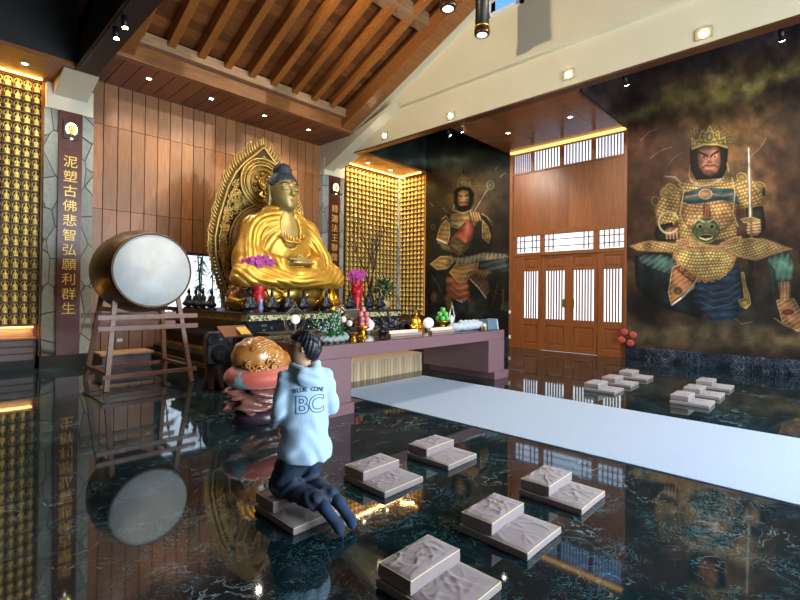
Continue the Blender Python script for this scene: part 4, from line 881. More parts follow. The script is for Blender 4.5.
link('robe', sculpt('robe', Rl, (-1.5, -1.15, 1.65), (1.5, .65, 3.7), .0205, robe_fn), M_robe, bud)
def hair_fn(d, X, Y, Z):
    th = np.arctan2(Y-.02, X); return np.maximum(d-.012*(np.sin(th*26)*np.sin(Z*52)), (4.02+.16*np.clip((-Y-.1)/.25, 0, 1)-.5*np.clip(Y, 0, .5)) - Z)
link('hair', sculpt('hair', [('ell', (0, .02, 3.97), (.362, .385, .43), .05), ('ell', (0, .04, 4.42), (.21, .22, .17), .06)], (-.45, -.45, 3.6), (.45, .5, 4.7), .016, hair_fn), M_hair, bud)
MB().ball((0, -.385, 4.12), (.022, .015, .022), 10).build('forehead_mark', mat('ruby', '#8c2418', rough=.2), bud)
lp = MB()
lp.tube([(-.10, -.345, 3.695), (-.04, -.375, 3.705), (0, -.38, 3.70), (.04, -.375, 3.705), (.10, -.345, 3.695)], [.004, .018, .016, .018, .004], 8)
lp.tube([(-.08, -.35, 3.68), (0, -.378, 3.668), (.08, -.35, 3.68)], [.006, .022, .006], 8)
lp.build('lips', mat('painted_red_lips', '#b0402c', rough=.4), bud)
ey = MB()
for s in (-1, 1):
    ey.tube([(s*.06, -.368, 3.925), (s*.10, -.368, 3.912), (s*.15, -.352, 3.912), (s*.21, -.31, 3.93)], [.005, .010, .010, .004], 6)
    ey.tube([(s*.05, -.372, 4.05), (s*.12, -.352, 4.08), (s*.20, -.30, 4.075), (s*.25, -.25, 4.04)], [.004, .010, .010, .004], 6)
ey.build('painted_eyes', M_dark2, bud)
mu_ = MB().lathe([(.0, -.03), (.02, -.03), (.02, .03), (.0, .03)], (0, 0, 0), 8)
kn = MB()
for i in range(7): kn.ball((-.24+.08*i, -.47-.02*math.cos(i), 2.80+.03*abs(i-3)), (.035, .02, .06), 8)
kn.tube([(-.33, -.40, 2.86), (-.15, -.46, 2.74), (.15, -.46, 2.74), (.33, -.40, 2.86)], .03, 8)
kn.build('girdle', M_robe, bud)

# ------------------------------------------------------------------ carved aureole
au = empty('carved_aureole', (bx_, 10.2, 1.21), label='pointed carved golden aureole with flame edge behind the great Buddha', cat='aureole')
HP = [(0, 3.98), (.24, 3.74), (.50, 3.50), (.72, 3.22), (.90, 2.85), (1.02, 2.45), (1.13, 2.05), (1.20, 1.65), (1.18, 1.25), (1.08, .85), (.92, .45), (.80, 0)]
def hp_ring(scale=1, dz=0, n=1):
    L_ = [(-x*scale, z*scale+dz) for x, z in HP[::-1]]+[(x*scale, z*scale+dz) for x, z in HP[1:]]; return L_
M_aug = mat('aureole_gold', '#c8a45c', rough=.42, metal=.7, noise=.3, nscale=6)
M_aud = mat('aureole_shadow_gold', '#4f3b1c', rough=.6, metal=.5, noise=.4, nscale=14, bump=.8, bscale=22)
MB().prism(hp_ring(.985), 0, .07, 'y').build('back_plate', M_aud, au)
def resample(pts, step):
    pts = [np.array(p, float) for p in pts]; out = []; carry = 0
    for a, b in zip(pts[:-1], pts[1:]):
        L_ = np.linalg.norm(b-a); t = carry
        while t < L_: out.append((a+(b-a)*t/L_, (b-a)/L_)); t += step
        carry = t-L_
    return out
b = MB()
for sc, r in ((.985, .035), (.90, .022), (.86, .014)): b.tube([(x, -.02, z) for x, z in hp_ring(sc, 3.98*(1-sc)*.35)], r, 8)
b.build('border_mouldings', M_aug, au)
b = MB()
for p, d in resample(hp_ring(1.0), .085):
    s = 1 if p[0] >= 0 else -1; nrm = np.array([-d[1], d[0]]); nrm = nrm if nrm[0]*s > 0 or abs(p[0]) < .02 else -nrm
    if p[1] > 3.9 and abs(p[0]) < .1: nrm = np.array([0, 1])
    up = np.array([0, 1.]); q = nrm*.75+up*.75; q /= np.linalg.norm(q); L_ = .20+.07*random.random()
    P0 = p; P1 = p+nrm*.07+up*.03; P2 = p+q*L_*.75+nrm*.02; P3 = p+q*L_*.6+up*L_*.65
    b.tube([(P0[0], .03, P0[1]), (P1[0], .02, P1[1]), (P2[0], .01, P2[1]), (P3[0], .0, P3[1])], [.04, .036, .022, .003], 5)
b.build('flame_border', M_aug, au)
WZ = 3.04
b = MB()
for r, t in ((.60, .035), (.52, .02), (.45, .028), (.33, .016), (.14, .03), (.08, .02)):
    b.tube([(r*math.cos(a), -.05, WZ+r*math.sin(a)) for a in np.linspace(0, 2*math.pi, 40)], t, 8)
b.lathe([(.0, -.07), (.12, -.06), (.13, -.03)], (0, 0, WZ), 20, 'y'); b.lathe([(0, -.02), (.56, -.02), (.58, .0)], (0, 0, WZ), 40, 'y')
for k in range(8): a = k*math.pi/4+.2; b.ball((.235*math.cos(a), -.04, WZ+.235*math.sin(a)), (.055, .03, .055), 8)
b.build('wheel', M_aug, au)
MB().prism([(.82*math.cos(a), 1.55+.92*math.sin(a)) for a in np.linspace(-.35, math.pi+.35, 30)], -.035, 0, 'y').build('body_halo', mat('silvery_halo', '#b6a184', rough=.4, metal=.5), au)
b = MB()
for r in (.86, .80): b.tube([(r*math.cos(a), -.05, 1.55+(r+.1)*math.sin(a)) for a in np.linspace(-.35, math.pi+.35, 36)], .024, 8)
b.build('halo_rim', M_aug, au)
b = MB(); rr = random.Random(5)
def inside(x, z, m=.84):
    hw = np.interp(z, [q[1] for q in HP[::-1]], [q[0] for q in HP[::-1]]); return abs(x) < hw-.13 and z < 3.62
cnt = 0; tries = 0
while cnt < 230 and tries < 9000:
    tries += 1; x = rr.uniform(-1.15, 1.15); z = rr.uniform(.1, 3.7)
    if not inside(x, z): continue
    if math.hypot(x, z-WZ) < .64: continue
    if abs(x) < .86 and z < 1.6: continue
    if math.hypot(x/.90, (z-1.55)/.99) < 1.05 and z > 1.5: continue
    cnt += 1; R0 = rr.uniform(.05, .10); ph = rr.uniform(0, 6.28); sg = rr.choice((-1, 1)); pts = []
    for k in range(11): a = ph+sg*k*.62; r = R0*(1-k/12); pts.append((x+r*math.cos(a), -.02-.025*k/10, z+r*math.sin(a)))
    b.tube(pts, [.02-.001*k for k in range(11)], 5)
b.build('scrollwork', M_aug, au)

# ------------------------------------------------------------------ lotus throne
th = empty('lotus_throne', (bx_, by_+.12, 1.21), label='golden lotus throne of broad petals under the great Buddha', cat='throne')
M_pet = mat('petal_gold', '#c09a48', rough=.35, metal=.8, noise=.2)
MB().lathe([(1.05, 0), (1.1, .06), (.95, .14), (.95, .4), (1.2, .5), (1.2, .53)], n=40, sy=.52).build('throne_core', M_pet, th)
def petal(w, h, out):
    n = 9; m = 8; V = []; F = []
    for i in range(n):
        t = i/(n-1)
        for j in range(m+1):
            s = j/m*2-1; ww = w*math.sin(math.pi*min(1, .22+.62*t))**.8*(1-.9*max(0, t-.72)/.28*.9)
            V.append((s*ww/2, -out*math.sin(t*1.5)-.10*(1-s*s)*math.sin(math.pi*t*.9)+.0, h*t))
    for i in range(n-1):
        for j in range(m): a = i*(m+1)+j; F.append((a, a+1, a+m+2, a+m+1))
    b = MB().add(V, F, .5, True); L_ = [V[i*(m+1)] for i in range(n)]; R_ = [V[i*(m+1)+m] for i in range(n)]
    return b, L_+R_[::-1]
for row, (cnt_, w, h, out, z0, ra) in enumerate(((10, .78, .52, .12, .05, .98), (10, .72, .34, .16, .0, 1.0))):
    for k in range(cnt_):
        a = 2*math.pi*(k+.5*row)/cnt_
        b, rim = petal(w, h, out)
        o = b.build('petal', M_pet, th, loc=(ra*math.sin(a), -ra*.53*math.cos(a), z0), rz=math.atan2(math.sin(a)*.53, math.cos(a)))
        o.modifiers.new('solid', 'SOLIDIFY').thickness = .02
        MB().tube(rim, .014, 5).build('petal_rim', M_gold, o)

# ------------------------------------------------------------------ carved platform
M_lac = mat('black_blue_lacquer', '#141c26', rough=.3, noise=.4, nscale=4, coat=.3)
def carved(name, ground, fig, sc, thr=.5, rough=.4, metal=.5):
    m, nt, b = new_mat(name); L = nt.links; t = N(nt, 'ShaderNodeTexCoord')
    n = N(nt, 'ShaderNodeTexNoise'); n.inputs['Scale'].default_value = sc; n.inputs['Detail'].default_value = 2; n.inputs['Distortion'].default_value = 2.2; L.new(t.outputs['Object'], n.inputs['Vector'])
    r = N(nt, 'ShaderNodeMapRange'); r.inputs[1].default_value = thr; r.inputs[2].default_value = thr+.04; L.new(n.outputs['Fac'], r.inputs[0])
    mx = N(nt, 'ShaderNodeMix', data_type='RGBA'); mx.inputs[6].default_value = srgb(ground); mx.inputs[7].default_value = srgb(fig); L.new(r.outputs[0], mx.inputs[0]); L.new(mx.outputs[2], b.inputs['Base Color'])
    b.inputs['Roughness'].default_value = rough; b.inputs['Metallic'].default_value = metal
    bp = N(nt, 'ShaderNodeBump'); bp.inputs['Strength'].default_value = .5; bp.inputs['Distance'].default_value = .02; L.new(r.outputs[0], bp.inputs['Height']); L.new(bp.outputs[0], b.inputs['Normal']); return m
M_fr1 = carved('carved_frieze_pale', '#2e3a2a', '#d6d09a', 9, .45, .45, .2); M_fr2 = carved('carved_frieze_gold', '#2a1e0e', '#8f6a2c', 9, .45); M_mot = carved('cloud_motifs', '#131b27', '#8c8452', 3.2, .62, .4, .2)
M_blk = carved('black_gilt_carving', '#0d0d0e', '#3f3218', 7, .55)
pf_ = empty('buddha_platform', (0, 0, 0), label='dark carved platform with gilt friezes carrying the great Buddha and a row of small figures', cat='platform')
def tier(name, x0, y0, x1, z0, z1, m, ch=.25, y1=11.9, bev=0):
    return MB().prism([(x0+ch, y0), (x1-ch, y0), (x1, y0+ch), (x1, y1), (x0, y1), (x0, y0+ch)], z0, z1, 'z').build(name, m, pf_, bev)
tier('top_slab', 4.40, 8.34, 9.0, 1.17, 1.21, M_dark, .10)
tier('frieze', 4.43, 8.37, 8.97, 1.05, 1.17, M_fr2, .08)
MB().box(4.54, 8.86, 8.35, 8.38, 1.05, 1.16).build('front_frieze', M_fr1, pf_)
tier('upper_moulding', 4.52, 8.54, 8.90, .98, 1.05, M_lac, .08)
tier('neck_panels', 4.60, 8.62, 8.84, .80, .98, M_lac, .08)
MB().box(4.68, 8.76, 8.60, 8.63, .82, .96).build('cloud_panels', M_mot, pf_)
tier('middle_moulding', 4.30, 8.34, 9.1, .70, .80, M_lac, .15); tier('body_panels', 4.45, 8.48, 9.0, .42, .70, M_blk, .12)
MB().box(4.6, 8.8, 8.46, 8.49, .46, .66).build('cloud_panels', M_mot, pf_)
tier('gilt_lower_moulding', 4.22, 8.25, 9.2, .36, .42, M_fr2, .2); tier('lower_step', 4.0, 8.0, 9.3, .20, .36, M_blk, .25); tier('gilt_foot_line', 3.93, 7.93, 9.37, .17, .20, M_fr2, .25); tier('foot', 3.85, 7.85, 9.45, 0, .17, M_blk, .25)
# row of small dark seated figures along the platform edge
def figure_mesh(name):
    return sculpt(name, [('ell', (0, 0, .05), (.12, .09, .05), .02), ('ell', (0, .01, .13), (.055, .05, .09), .03), ('cap', (-.06, .01, .18), (.06, .01, .18), .03, .03, .03), ('cap', (-.075, 0, .17), (-.085, -.03, .10), .028, .025, .02), ('cap', (.075, 0, .17), (.085, -.03, .10), .028, .025, .02),
        ('cap', (-.085, -.03, .10), (-.01, -.07, .09), .024, .018, .02), ('cap', (.085, -.03, .10), (.01, -.07, .09), .024, .018, .02), ('cap', (-.04, 0, .075), (-.13, -.04, .065), .035, .03, .03), ('cap', (.04, 0, .075), (.13, -.04, .065), .035, .03, .03), ('cap', (-.12, -.05, .06), (.04, -.09, .06), .03, .025, .02), ('cap', (.12, -.05, .06), (-.04, -.09, .06), .03, .025, .02),
        ('cap', (0, .01, .2), (0, .01, .24), .022, .022, .02), ('ell', (0, 0, .275), (.034, .036, .042), .01), ('ell', (0, .005, .325), (.018, .018, .022), .012)], (-.18, -.14, -.0), (.18, .12, .37), .009)
FIG = figure_mesh('seated_figure'); FIG.materials.append(mat('dark_bronze_figure', '#2c2e36', rough=.38, metal=.5, noise=.3))
def fig(x, y, z, rz, sc, label, group=None):
    t = empty('seated_figure', (x, y, z), rz, label=label, cat='statue', group=group)
    o = bpy.data.objects.new('body', FIG); COL.objects.link(o); o.parent = t; o.location = (0, 0, .045); o.scale = (sc*.82, sc*.9, sc*1.02)
    MB().lathe([(.12, 0), (.13, .01), (.10, .03), (.12, .05)], n=16).build('lotus_base', M_dark, t)
for x, lb in ((4.71, 'small dark seated figure at the front left corner of the platform'), (5.20, 'small dark seated figure just right of the red wrapped orchid vase'), (5.60, 'small dark seated figure under the middle of the golden petals'), (5.99, 'small dark seated figure right of the middle one, under the golden petals'), (6.62, 'small dark seated figure behind the white and green flower spray'), (7.33, 'small dark seated figure left of the right red wrapped vase'), (7.95, 'small dark seated figure right of the right red wrapped vase'), (8.33, 'small dark seated figure next to the leafy potted shrub')):
    fig(x*.988, 8.51, 1.21, 0, 1.22, lb)
for y, lb in ((11.35, 'rearmost small dark figure on the left edge, against the bright window'), (10.95, 'second small dark figure from the rear on the left edge, against the window'), (10.57, 'third small dark figure from the rear on the left edge, against the window'), (10.12, 'fourth small dark figure from the rear, at the right side of the window')):
    fig(4.60, y, 1.21, -math.pi/2, 1.3, lb)
# small golden Buddha with its own halo at the platform's right
t = empty('golden_buddha_statuette', (6.85, 8.72, 1.21), 0, label='knee-high golden seated Buddha with dark hair and round halo before the petals', cat='statue')
o = bpy.data.objects.new('body', FIG.copy()); o.data.materials.clear(); o.data.materials.append(M_gold); COL.objects.link(o); o.parent = t; o.location = (0, 0, .09); o.scale = (1.5, 1.5, 1.5)
MB().lathe([(.2, 0), (.22, .02), (.15, .05), (.22, .1)], n=20).build('lotus_base', M_gold, t)
MB().ball((0, .0, .52), (.06, .06, .05), 12).ball((0, .01, .58), (.03, .03, .03), 8).build('hair', M_dark2, t)
MB().tube([(.18*math.cos(a), .10, .36+.18*math.sin(a)) for a in np.linspace(0, 6.283, 24)], .012, 6).build('halo', M_gold, t)
# ------------------------------------------------------------------ carpet and kneeling cushions
tag(MB().box(4.74, 6.98, -5.9, 5.95, 0.0, .012).build('carpet_runner', mat('pale_grey_carpet', '#99a7ba', rough=.95, noise=.10, nscale=30, bump=.35, bscale=220, sheen=.3), bevel=.004), 'long pale grey carpet runner leading from the front of the hall under the altar table', 'carpet')
M_cush = mat('mauve_cushion_fabric', '#83726f', rough=.85, noise=.10, nscale=14, sheen=.3); M_pipe = mat('straw_piping', '#c4b88e', rough=.6)
def cushion_mesh(name, w, d, h, seed):
    r = random.Random(seed); nx, ny = 60, 60; bm = bmesh.new()
    ph = [(r.uniform(-.8*w/2, .8*w/2), r.uniform(-.8*d/2, .8*d/2), r.uniform(0, 3.1), r.uniform(.04, .13), r.uniform(.008, .016), r.uniform(-6, 6), r.uniform(.3, 1)) for _ in range(26)]
    def wr(x, y):
        s = 0
        for cx, cy, a, L_, t_, k_, m in ph:
            u_ = (x-cx)*math.cos(a)+(y-cy)*math.sin(a); v_ = -(x-cx)*math.sin(a)+(y-cy)*math.cos(a)+k_*u_*u_; s += m*math.exp(-(u_/L_)**2-(v_/t_)**2)
        return s
    V = {}
    def top(i, j):
        u = i/nx*2-1; v = j/ny*2-1; e = min(1, (1-abs(u))*9)*min(1, (1-abs(v))*9); c = (1-u*u)*(1-v*v)
        x = u*w/2; y = v*d/2; k = 1-.02*(1-abs(v))**0; return (x*(1-.012*math.cos(v*1.5)), y*(1-.012*math.cos(u*1.5)), h+.010*c**.5*1+.0060*wr(x, y)*e-.004*(1-e))
    vs = [[bm.verts.new(top(i, j)) for j in range(ny+1)] for i in range(nx+1)]
    for i in range(nx):
        for j in range(ny): bm.faces.new((vs[i][j], vs[i+1][j], vs[i+1][j+1], vs[i][j+1])).smooth = True
    rim = [vs[i][0] for i in range(nx+1)]+[vs[nx][j] for j in range(1, ny+1)]+[vs[i][ny] for i in range(nx-1, -1, -1)]+[vs[0][j] for j in range(ny-1, 0, -1)]
    prev = rim; rings = []
    for z, g in ((h*.8, 1.012), (h*.45, 1.018), (h*.12, 1.008), (0, .985)):
        nxt = [bm.verts.new((v.co.x*g, v.co.y*g, z)) for v in rim]; n = len(rim)
        for i in range(n): bm.faces.new((prev[i], nxt[i], nxt[(i+1) % n], prev[(i+1) % n])).smooth = True
        prev = nxt
    bm.faces.new(prev[::-1]); me = bpy.data.meshes.new(name); edge = [tuple(v.co) for v in rim]; bm.normal_update(); bm.to_mesh(me); bm.free()
    me.materials.append(M_cush); return me, edge
BIG = [cushion_mesh('big_cushion', .45, .50, .052, s) for s in (1, 2, 3)]; SML = [cushion_mesh('small_cushion', .42, .235, .078, s) for s in (4, 5, 6)]
def cushion(kind, k, x, y, z, label):
    me, edge = (BIG if kind == 'big' else SML)[k % 3]
    t = empty('kneeling_cushion', (x, y, z), random.uniform(-.012, .012), label=label, cat='cushion')
    o = bpy.data.objects.new('cushion_body', me); COL.objects.link(o); o.parent = t
    MB().tube(edge+edge[:1], .0035, 5, cap=False).build('piping', M_pipe, t)
names = {(0, 0): 'nearest the bottom edge of the view', (1, 0): 'in the middle of the nearest row', (2, 0): 'at the right of the nearest row', (1, 1): 'next to the kneeling person', (2, 1): 'nearest the altar table and carpet',
         (3, 0): 'nearest of the row below the sword mural', (4, 0): 'middle of the row below the sword mural', (5, 0): 'farthest of the row below the sword mural', (3, 1): 'nearest the carpet of the row before the doors', (4, 1): 'middle of the row before the doors', (5, 1): 'farthest of the row before the doors'}
XS = (1.77, 2.575, 3.38, 7.9, 8.7, 9.62); k = 0
for (i, j), pos in names.items():
    x0 = XS[i]; y0 = (1.36 if i else 1.33) if j == 0 else 2.58
    if i > 2 and j == 1: y0 = 2.66
    cushion('big', k, x0+.225, y0+.25, 0 if True else .012, 'lower mauve cushion of the pair '+pos)
    cushion('small', k+1, x0+.215, y0+.375, .060, 'upper mauve cushion of the pair '+pos); k += 1
cushion('big', 1, 1.985, 2.86, 0, 'flat square mauve cushion on the floor under the kneeling person')
cushion('small', 2, 1.975, 2.985, .060, 'thick oblong mauve cushion under the knees of the kneeling person')

# ------------------------------------------------------------------ altar table
M_tab = mat('plum_stone', '#7c5a5c', rough=.28, noise=.14, nscale=18, coat=.2); M_ttop = mat('polished_table_top', '#3a211a', rough=.12, noise=.2)
t = empty('altar_table', (5.77, 4.76, 0), label='long plum brown altar table with thick top and slab legs before the Buddha', cat='table')
MB().box(-2.23, 2.23, 0, 1.6, .755, .932).build('apron', M_tab, t, bevel=.008)
MB().box(-2.215, 2.215, .02, 1.58, .932, .94).build('top', M_ttop, t)
for x0, x1 in ((-2.23, -1.68), (1.68, 2.23)): MB().box(x0, x1, 0, 1.6, .15, .755).build('leg', M_tab, t, bevel=.006)
for x0, x1, c in ((-2.17, -1.64, '#94767a'), (1.86, 2.36, '#8a5a48')): MB().box(x0, x1, -.02, 1.62, 0, .15).build('foot', M_tab, t, bevel=.006)
t = empty('slatted_bench', (5.9, 6.45, 0), label='low pale wooden box with upright slats under the altar table', cat='box')
b = MB()
for i in range(42): b.box(-1.75+i*.0795, -1.75+i*.0795+.072, -.02, .02, .0, .35, random.random())
b.build('slats', mat('pale_slats', '#c2a886', rough=.5, col2='#a98c68', stretch=(12, 12, 1), nscale=3, tint=.35), t)
MB().box(-1.78, 1.61, -.03, .55, .35, .38).build('lid', mat('pale_slats', ''), t); MB().box(-1.73, 1.56, .03, .5, 0, .35).build('carcass', M_dark, t)

t = tag(MB().box(4.25, 8.6, 7.10, 7.6, 0, .90).build('dark_sideboard', M_dark, bevel=.01), 'dark brown sideboard between the altar table and the Buddha platform', 'cabinet')

# ------------------------------------------------------------------ drum and stand
M_skin2 = mat('drum_skin', '#c6c8c4', rough=.55, noise=.16, nscale=5, bump=.05); M_barrel = mat('drum_barrel_wood', '#4a2d19', rough=.32, col2='#331c0f', stretch=(6, .7, 6), nscale=3)
t = empty('barrel_drum', (2.78, 8.95, 1.96), label='large brown barrel drum with pale skin resting on the wooden stand', cat='drum')
MB().lathe([(.615, -.66), (.64, -.60), (.70, -.30), (.72, 0), (.70, .30), (.64, .60), (.615, .66)], n=56, axis='y').build('barrel', M_barrel, t)
for yy, nm in ((-.662, 'drum_head'), (.662, 'drum_head')): MB().lathe([(.0, yy-.012*np.sign(yy)*-1), (.59, yy), (.605, yy-.02*np.sign(yy))], n=56, axis='y').build(nm, M_skin2, t)
b = MB().tube([(.612*math.cos(a), -.655, .612*math.sin(a)) for a in np.linspace(0, 2*math.pi, 57)], .014, 6); b.build('head_hoop', mat('brown_hoop', '#5e4630', rough=.5), t)
for k in range(3):
    MB().tube([(.705, -.25+.25*k, .0), (.74, -.25+.25*k, -.03), (.735, -.25+.25*k, -.08)], .012, 6).build('iron_ring', M_iron, t) if k == 1 else None
M_std = mat('drum_stand_wood', '#8f6148', rough=.42, col2='#77503a', stretch=(3, 3, 3), nscale=4)
t = empty('drum_stand', (2.85, 9.1, 0), label='splayed wooden trestle stand with paired rails under the drum', cat='stand')
for s in (-1, 1):                      # s=-1 front frame, 1 rear
    y0 = .63*s; y1 = .40*s
    for q in (-1, 1):
        MB().bar((q*.67-.02, y0, 0), (q*.50-.02, y1, 1.52), .075, .06, up=(0, 1, 0)).build('leg', M_std, t, bevel=.004)
    for z, w in ((1.18, .79), (1.0, .79)): f = z/1.52; yy = y0+(y1-y0)*f-.045*1*s*-1 if False else y0+(y1-y0)*f+.05*s; MB().box(-w, w, yy-.02, yy+.02, z-.04, z+.04).build('rail', M_std, t, bevel=.003)
    f = .22/1.52; yy = y0+(y1-y0)*f; MB().box(-.74, .74, yy+.02*s-.02, yy+.02*s+.02, .19, .26).build('rail', M_std, t, bevel=.003)
for q in (-1, 1):
    MB().bar((q*.645-.02, -.60, .27), (q*.645-.02, .60, .27), .05, .06).build('side_rail', M_std, t, bevel=.003)
    MB().bar((q*.52-.02, -.42, 1.30), (q*.52-.02, .42, 1.30), .06, .07).build('cradle_rail', M_std, t, bevel=.003)
t = empty('wooden_step', (3.15, 11.1, 0), label='low wooden step bench by the plank wall behind the drum stand', cat='bench')
MB().box(-.5, .5, -.3, .3, .29, .34).build('top', M_ledge, t, bevel=.005); MB().box(-.46, .46, -.26, .26, 0, .29).build('body', mat('plum_panel', '#5a4650', rough=.5), t)
tag(MB().box(3.34, 3.46, 12.285, 12.298, .42, .50).build('wall_socket', M_white), 'small white socket low on the plank wall behind the drum stand', 'socket')

# ------------------------------------------------------------------ loudspeaker on a root stump
t = empty('root_stump', (3.53, 7.55, 0), label='gnarled dark root stump carrying the black loudspeaker', cat='stump')
pr = [('cap', (0, 0, .36), (0, 0, .30), .17, .15, .05)]
for k in range(7): a = k*.9; pr.append(('cap', (.10*math.cos(a), .10*math.sin(a), .32), (.19*math.cos(a+.3), .16*math.sin(a+.3), .03), .065, .045, .05))
link('trunk', sculpt('trunk', pr, (-.3, -.3, 0), (.3, .3, .5), .02), mat('root_wood', '#4b2c1e', rough=.5, noise=.4, bump=.4), t)
t = empty('loudspeaker', (3.53, 7.5, .42), math.radians(-12), label='black moulded loudspeaker standing on the root stump', cat='speaker')
M_blackp = mat('black_plastic', '#14181f', rough=.45)
sp_ = MB().prism([(-.19, 0), (.19, 0), (.205, .05), (.205, .44), (.15, .53), (-.15, .53), (-.205, .44), (-.205, .05)], -.14, .14, 'y').build('cabinet', M_blackp, t, bevel=.02)
MB().prism([(-.15, .34), (.15, .34), (.11, .47), (-.11, .47)], -.150, -.138, 'y').build('horn', M_iron, t); MB().lathe([(.03, -.155), (.035, -.145), (.0, -.14)], (0, 0, .41), 14, 'y').build('tweeter', mat('grey_metal', '#7f868f', rough=.3, metal=.7), t)
for s in (-1, 1): MB().lathe([(.0, -.148), (.035, -.148), (.04, -.14)], (s*.155, 0, .36), 12, 'y').build('port', M_dark2, t)
MB().lathe([(.0, -.144), (.14, -.150), (.15, -.14)], (0, 0, .17), 24, 'y').build('grille', mat('grille_metal', '#1d232c', rough=.4, metal=.5, bump=.8, bscale=300), t)

# ------------------------------------------------------------------ wooden fish on its cushion and root pedestal
FX, FY = 3.09, 5.38
t = empty('root_pedestal', (FX, FY, 0), label='polished swirling reddish root pedestal under the wooden fish drum', cat='pedestal')
def root_fn(d, X, Y, Z):
    th = np.arctan2(Y, X); return d+.024*np.sin(th*5+Z*18+1.5*np.sin(th*2))+.016*np.sin(Z*60+2.6*np.sin(th*3))
link('root', sculpt('root', [('ell', (0, 0, .37), (.43, .38, .075), .05), ('ell', (.02, 0, .27), (.34, .31, .12), .05), ('ell', (-.03, 0, .19), (.39, .34, .065), .06), ('below', .12), ('above', .445)], (-.6, -.55, .0), (.6, .55, .6), .02, root_fn), mat('polished_rootwood', '#9a6a5c', rough=.25, col2='#5e302a', nscale=6, coat=.6, stretch=(1, 1, 4)), t)
MB().lathe([(.31, 0), (.33, .01), (.33, .12), (.28, .14)], n=28).build('plinth', mat('dark_plinth', '#3d2a33', rough=.3), t)
t = empty('ring_cushion', (FX, FY, .425), label='round coral cushion with pale teal triangles holding the wooden fish drum', cat='cushion')
def ringpt(a, q): R, r1, r2 = .285, .16, .125; return ((R+r1*math.cos(q))*math.cos(a), (R+r1*math.cos(q))*.93*math.sin(a), .125+r2*math.sin(q))
nA, nQ = 72, 20; VV = [ringpt(2*math.pi*i/nA, 2*math.pi*j/nQ) for i in range(nA) for j in range(nQ)]
b = MB(); b2 = MB()
FF = []; FT = []
for i in range(nA):
    ph = ((i+4) % 18)/18; tri = abs(ph-.5)*2
    for j in range(nQ):
        q = 2*math.pi*(j+.5)/nQ; q = (q+math.pi) % (2*math.pi)-math.pi; f = (i*nQ+j, ((i+1) % nA)*nQ+j, ((i+1) % nA)*nQ+(j+1) % nQ, i*nQ+(j+1) % nQ)
        hgt = (q+1.25)/2.2
        (FT if (-1.25 < q < .95 and tri < .42*(1-hgt)) else FF).append(f)
b.add(VV, FF, .5, True); b.build('coral_brocade', mat('coral_brocade', '#cf5a45', rough=.5, noise=.25, nscale=60, bump=.2, bscale=120, sheen=.4), t)
b2.add([(x*1.006, y*1.006, z*1.004) for x, y, z in VV], FT, .5, True); b2.build('teal_triangles', mat('pale_teal_cloth', '#8fb2b0', rough=.6), t)
t = empty('wooden_fish_drum', (FX-.02, FY, .575), label='carved glossy yellow wooden fish drum on the round coral cushion', cat='wooden fish')
M_fish = mat('honey_carved_wood', '#c98a45', rough=.26, col2='#a0622a', nscale=7, coat=.5)
def fish_fn(d, X, Y, Z):
    th = np.arctan2(Z-.2, X+.05); r = np.hypot(X+.05, Z-.2); w = np.clip((X*.9+.16-(Z-.3))/.1, 0, 1)
    s = .008*np.abs(np.sin(r*40))*np.sin(th*11+2*np.floor(r*40/math.pi)); return d-s*np.clip(1-w*.0, 0, 1)*np.clip((np.abs(np.sin(4*X+5*Z+2*Y))-.25)*2, 0, 1)
fishb = link('fish_body', sculpt('fish_body', [('ell', (-.04, 0, .22), (.31, .28, .255), .05), ('ell', (.18, -.05, .16), (.22, .22, .16), .1), ('cut', (-.36, -.1, .12), (.10, .3, .018), .02)], (-.45, -.4, -.05), (.5, .4, .55), .0125, fish_fn), M_fish, t)
b = MB(); rr = random.Random(9)
for k in range(46):
    f = rr.random(); a = -2.4+f*2.9; x = -.02+.36*math.cos(a)*.95; y = .30*math.sin(a); z = .06+rr.uniform(0, .12)+.02*math.cos(a); sg = rr.choice((-1, 1)); R0 = rr.uniform(.03, .055); p0 = rr.uniform(0, 6)
    tx, ty = -math.sin(a), math.cos(a); pts = []
    for q in range(9): e_ = p0+sg*q*.75; r = R0*(1-q/10); pts.append((x+tx*r*math.cos(e_)+.012*q*math.cos(a)*.3, y+ty*r*math.cos(e_), z+r*math.sin(e_)))
    b.tube(pts, [.016-.001*q for q in range(9)], 6)
b.build('carved_waves', M_fish, t)
b = MB()
for k in range(5): b.tube([(-.30+.02*k, -.12-.02*k, .12+.05*k), (-.2, -.22, .24+.04*k), (-.02, -.25, .33+.03*k), (.12+.02*k, -.2, .36-.02*k)], .010, 6)
b.ball((-.26, -.16, .20), (.04, .03, .04), 10); b.build('carved_face', M_fish, t)
t = empty('sutra_stand', (3.44, 6.75, 0), label='brown reading board on a slim stand behind the wooden fish', cat='stand')
MB().lathe([(.15, 0), (.15, .02), (.02, .03)], n=20).build('base', M_dark, t); MB().tube([(0, 0, .02), (0, 0, .98)], .015, 8).build('pole', M_dark, t)
MB().obox((0, 0, 1.01), .46, .30, .02, rx=.5).build('board', mat('brown_board', '#7c4b2e', rough=.5), t)
tag(MB().obox((3.53, 6.66, 1.02), .16, .20, .015, rx=.5).build('booklet', mat('yellow_paper', '#d8b04a', rough=.8)), 'small yellow booklet lying on the brown reading board', 'book')
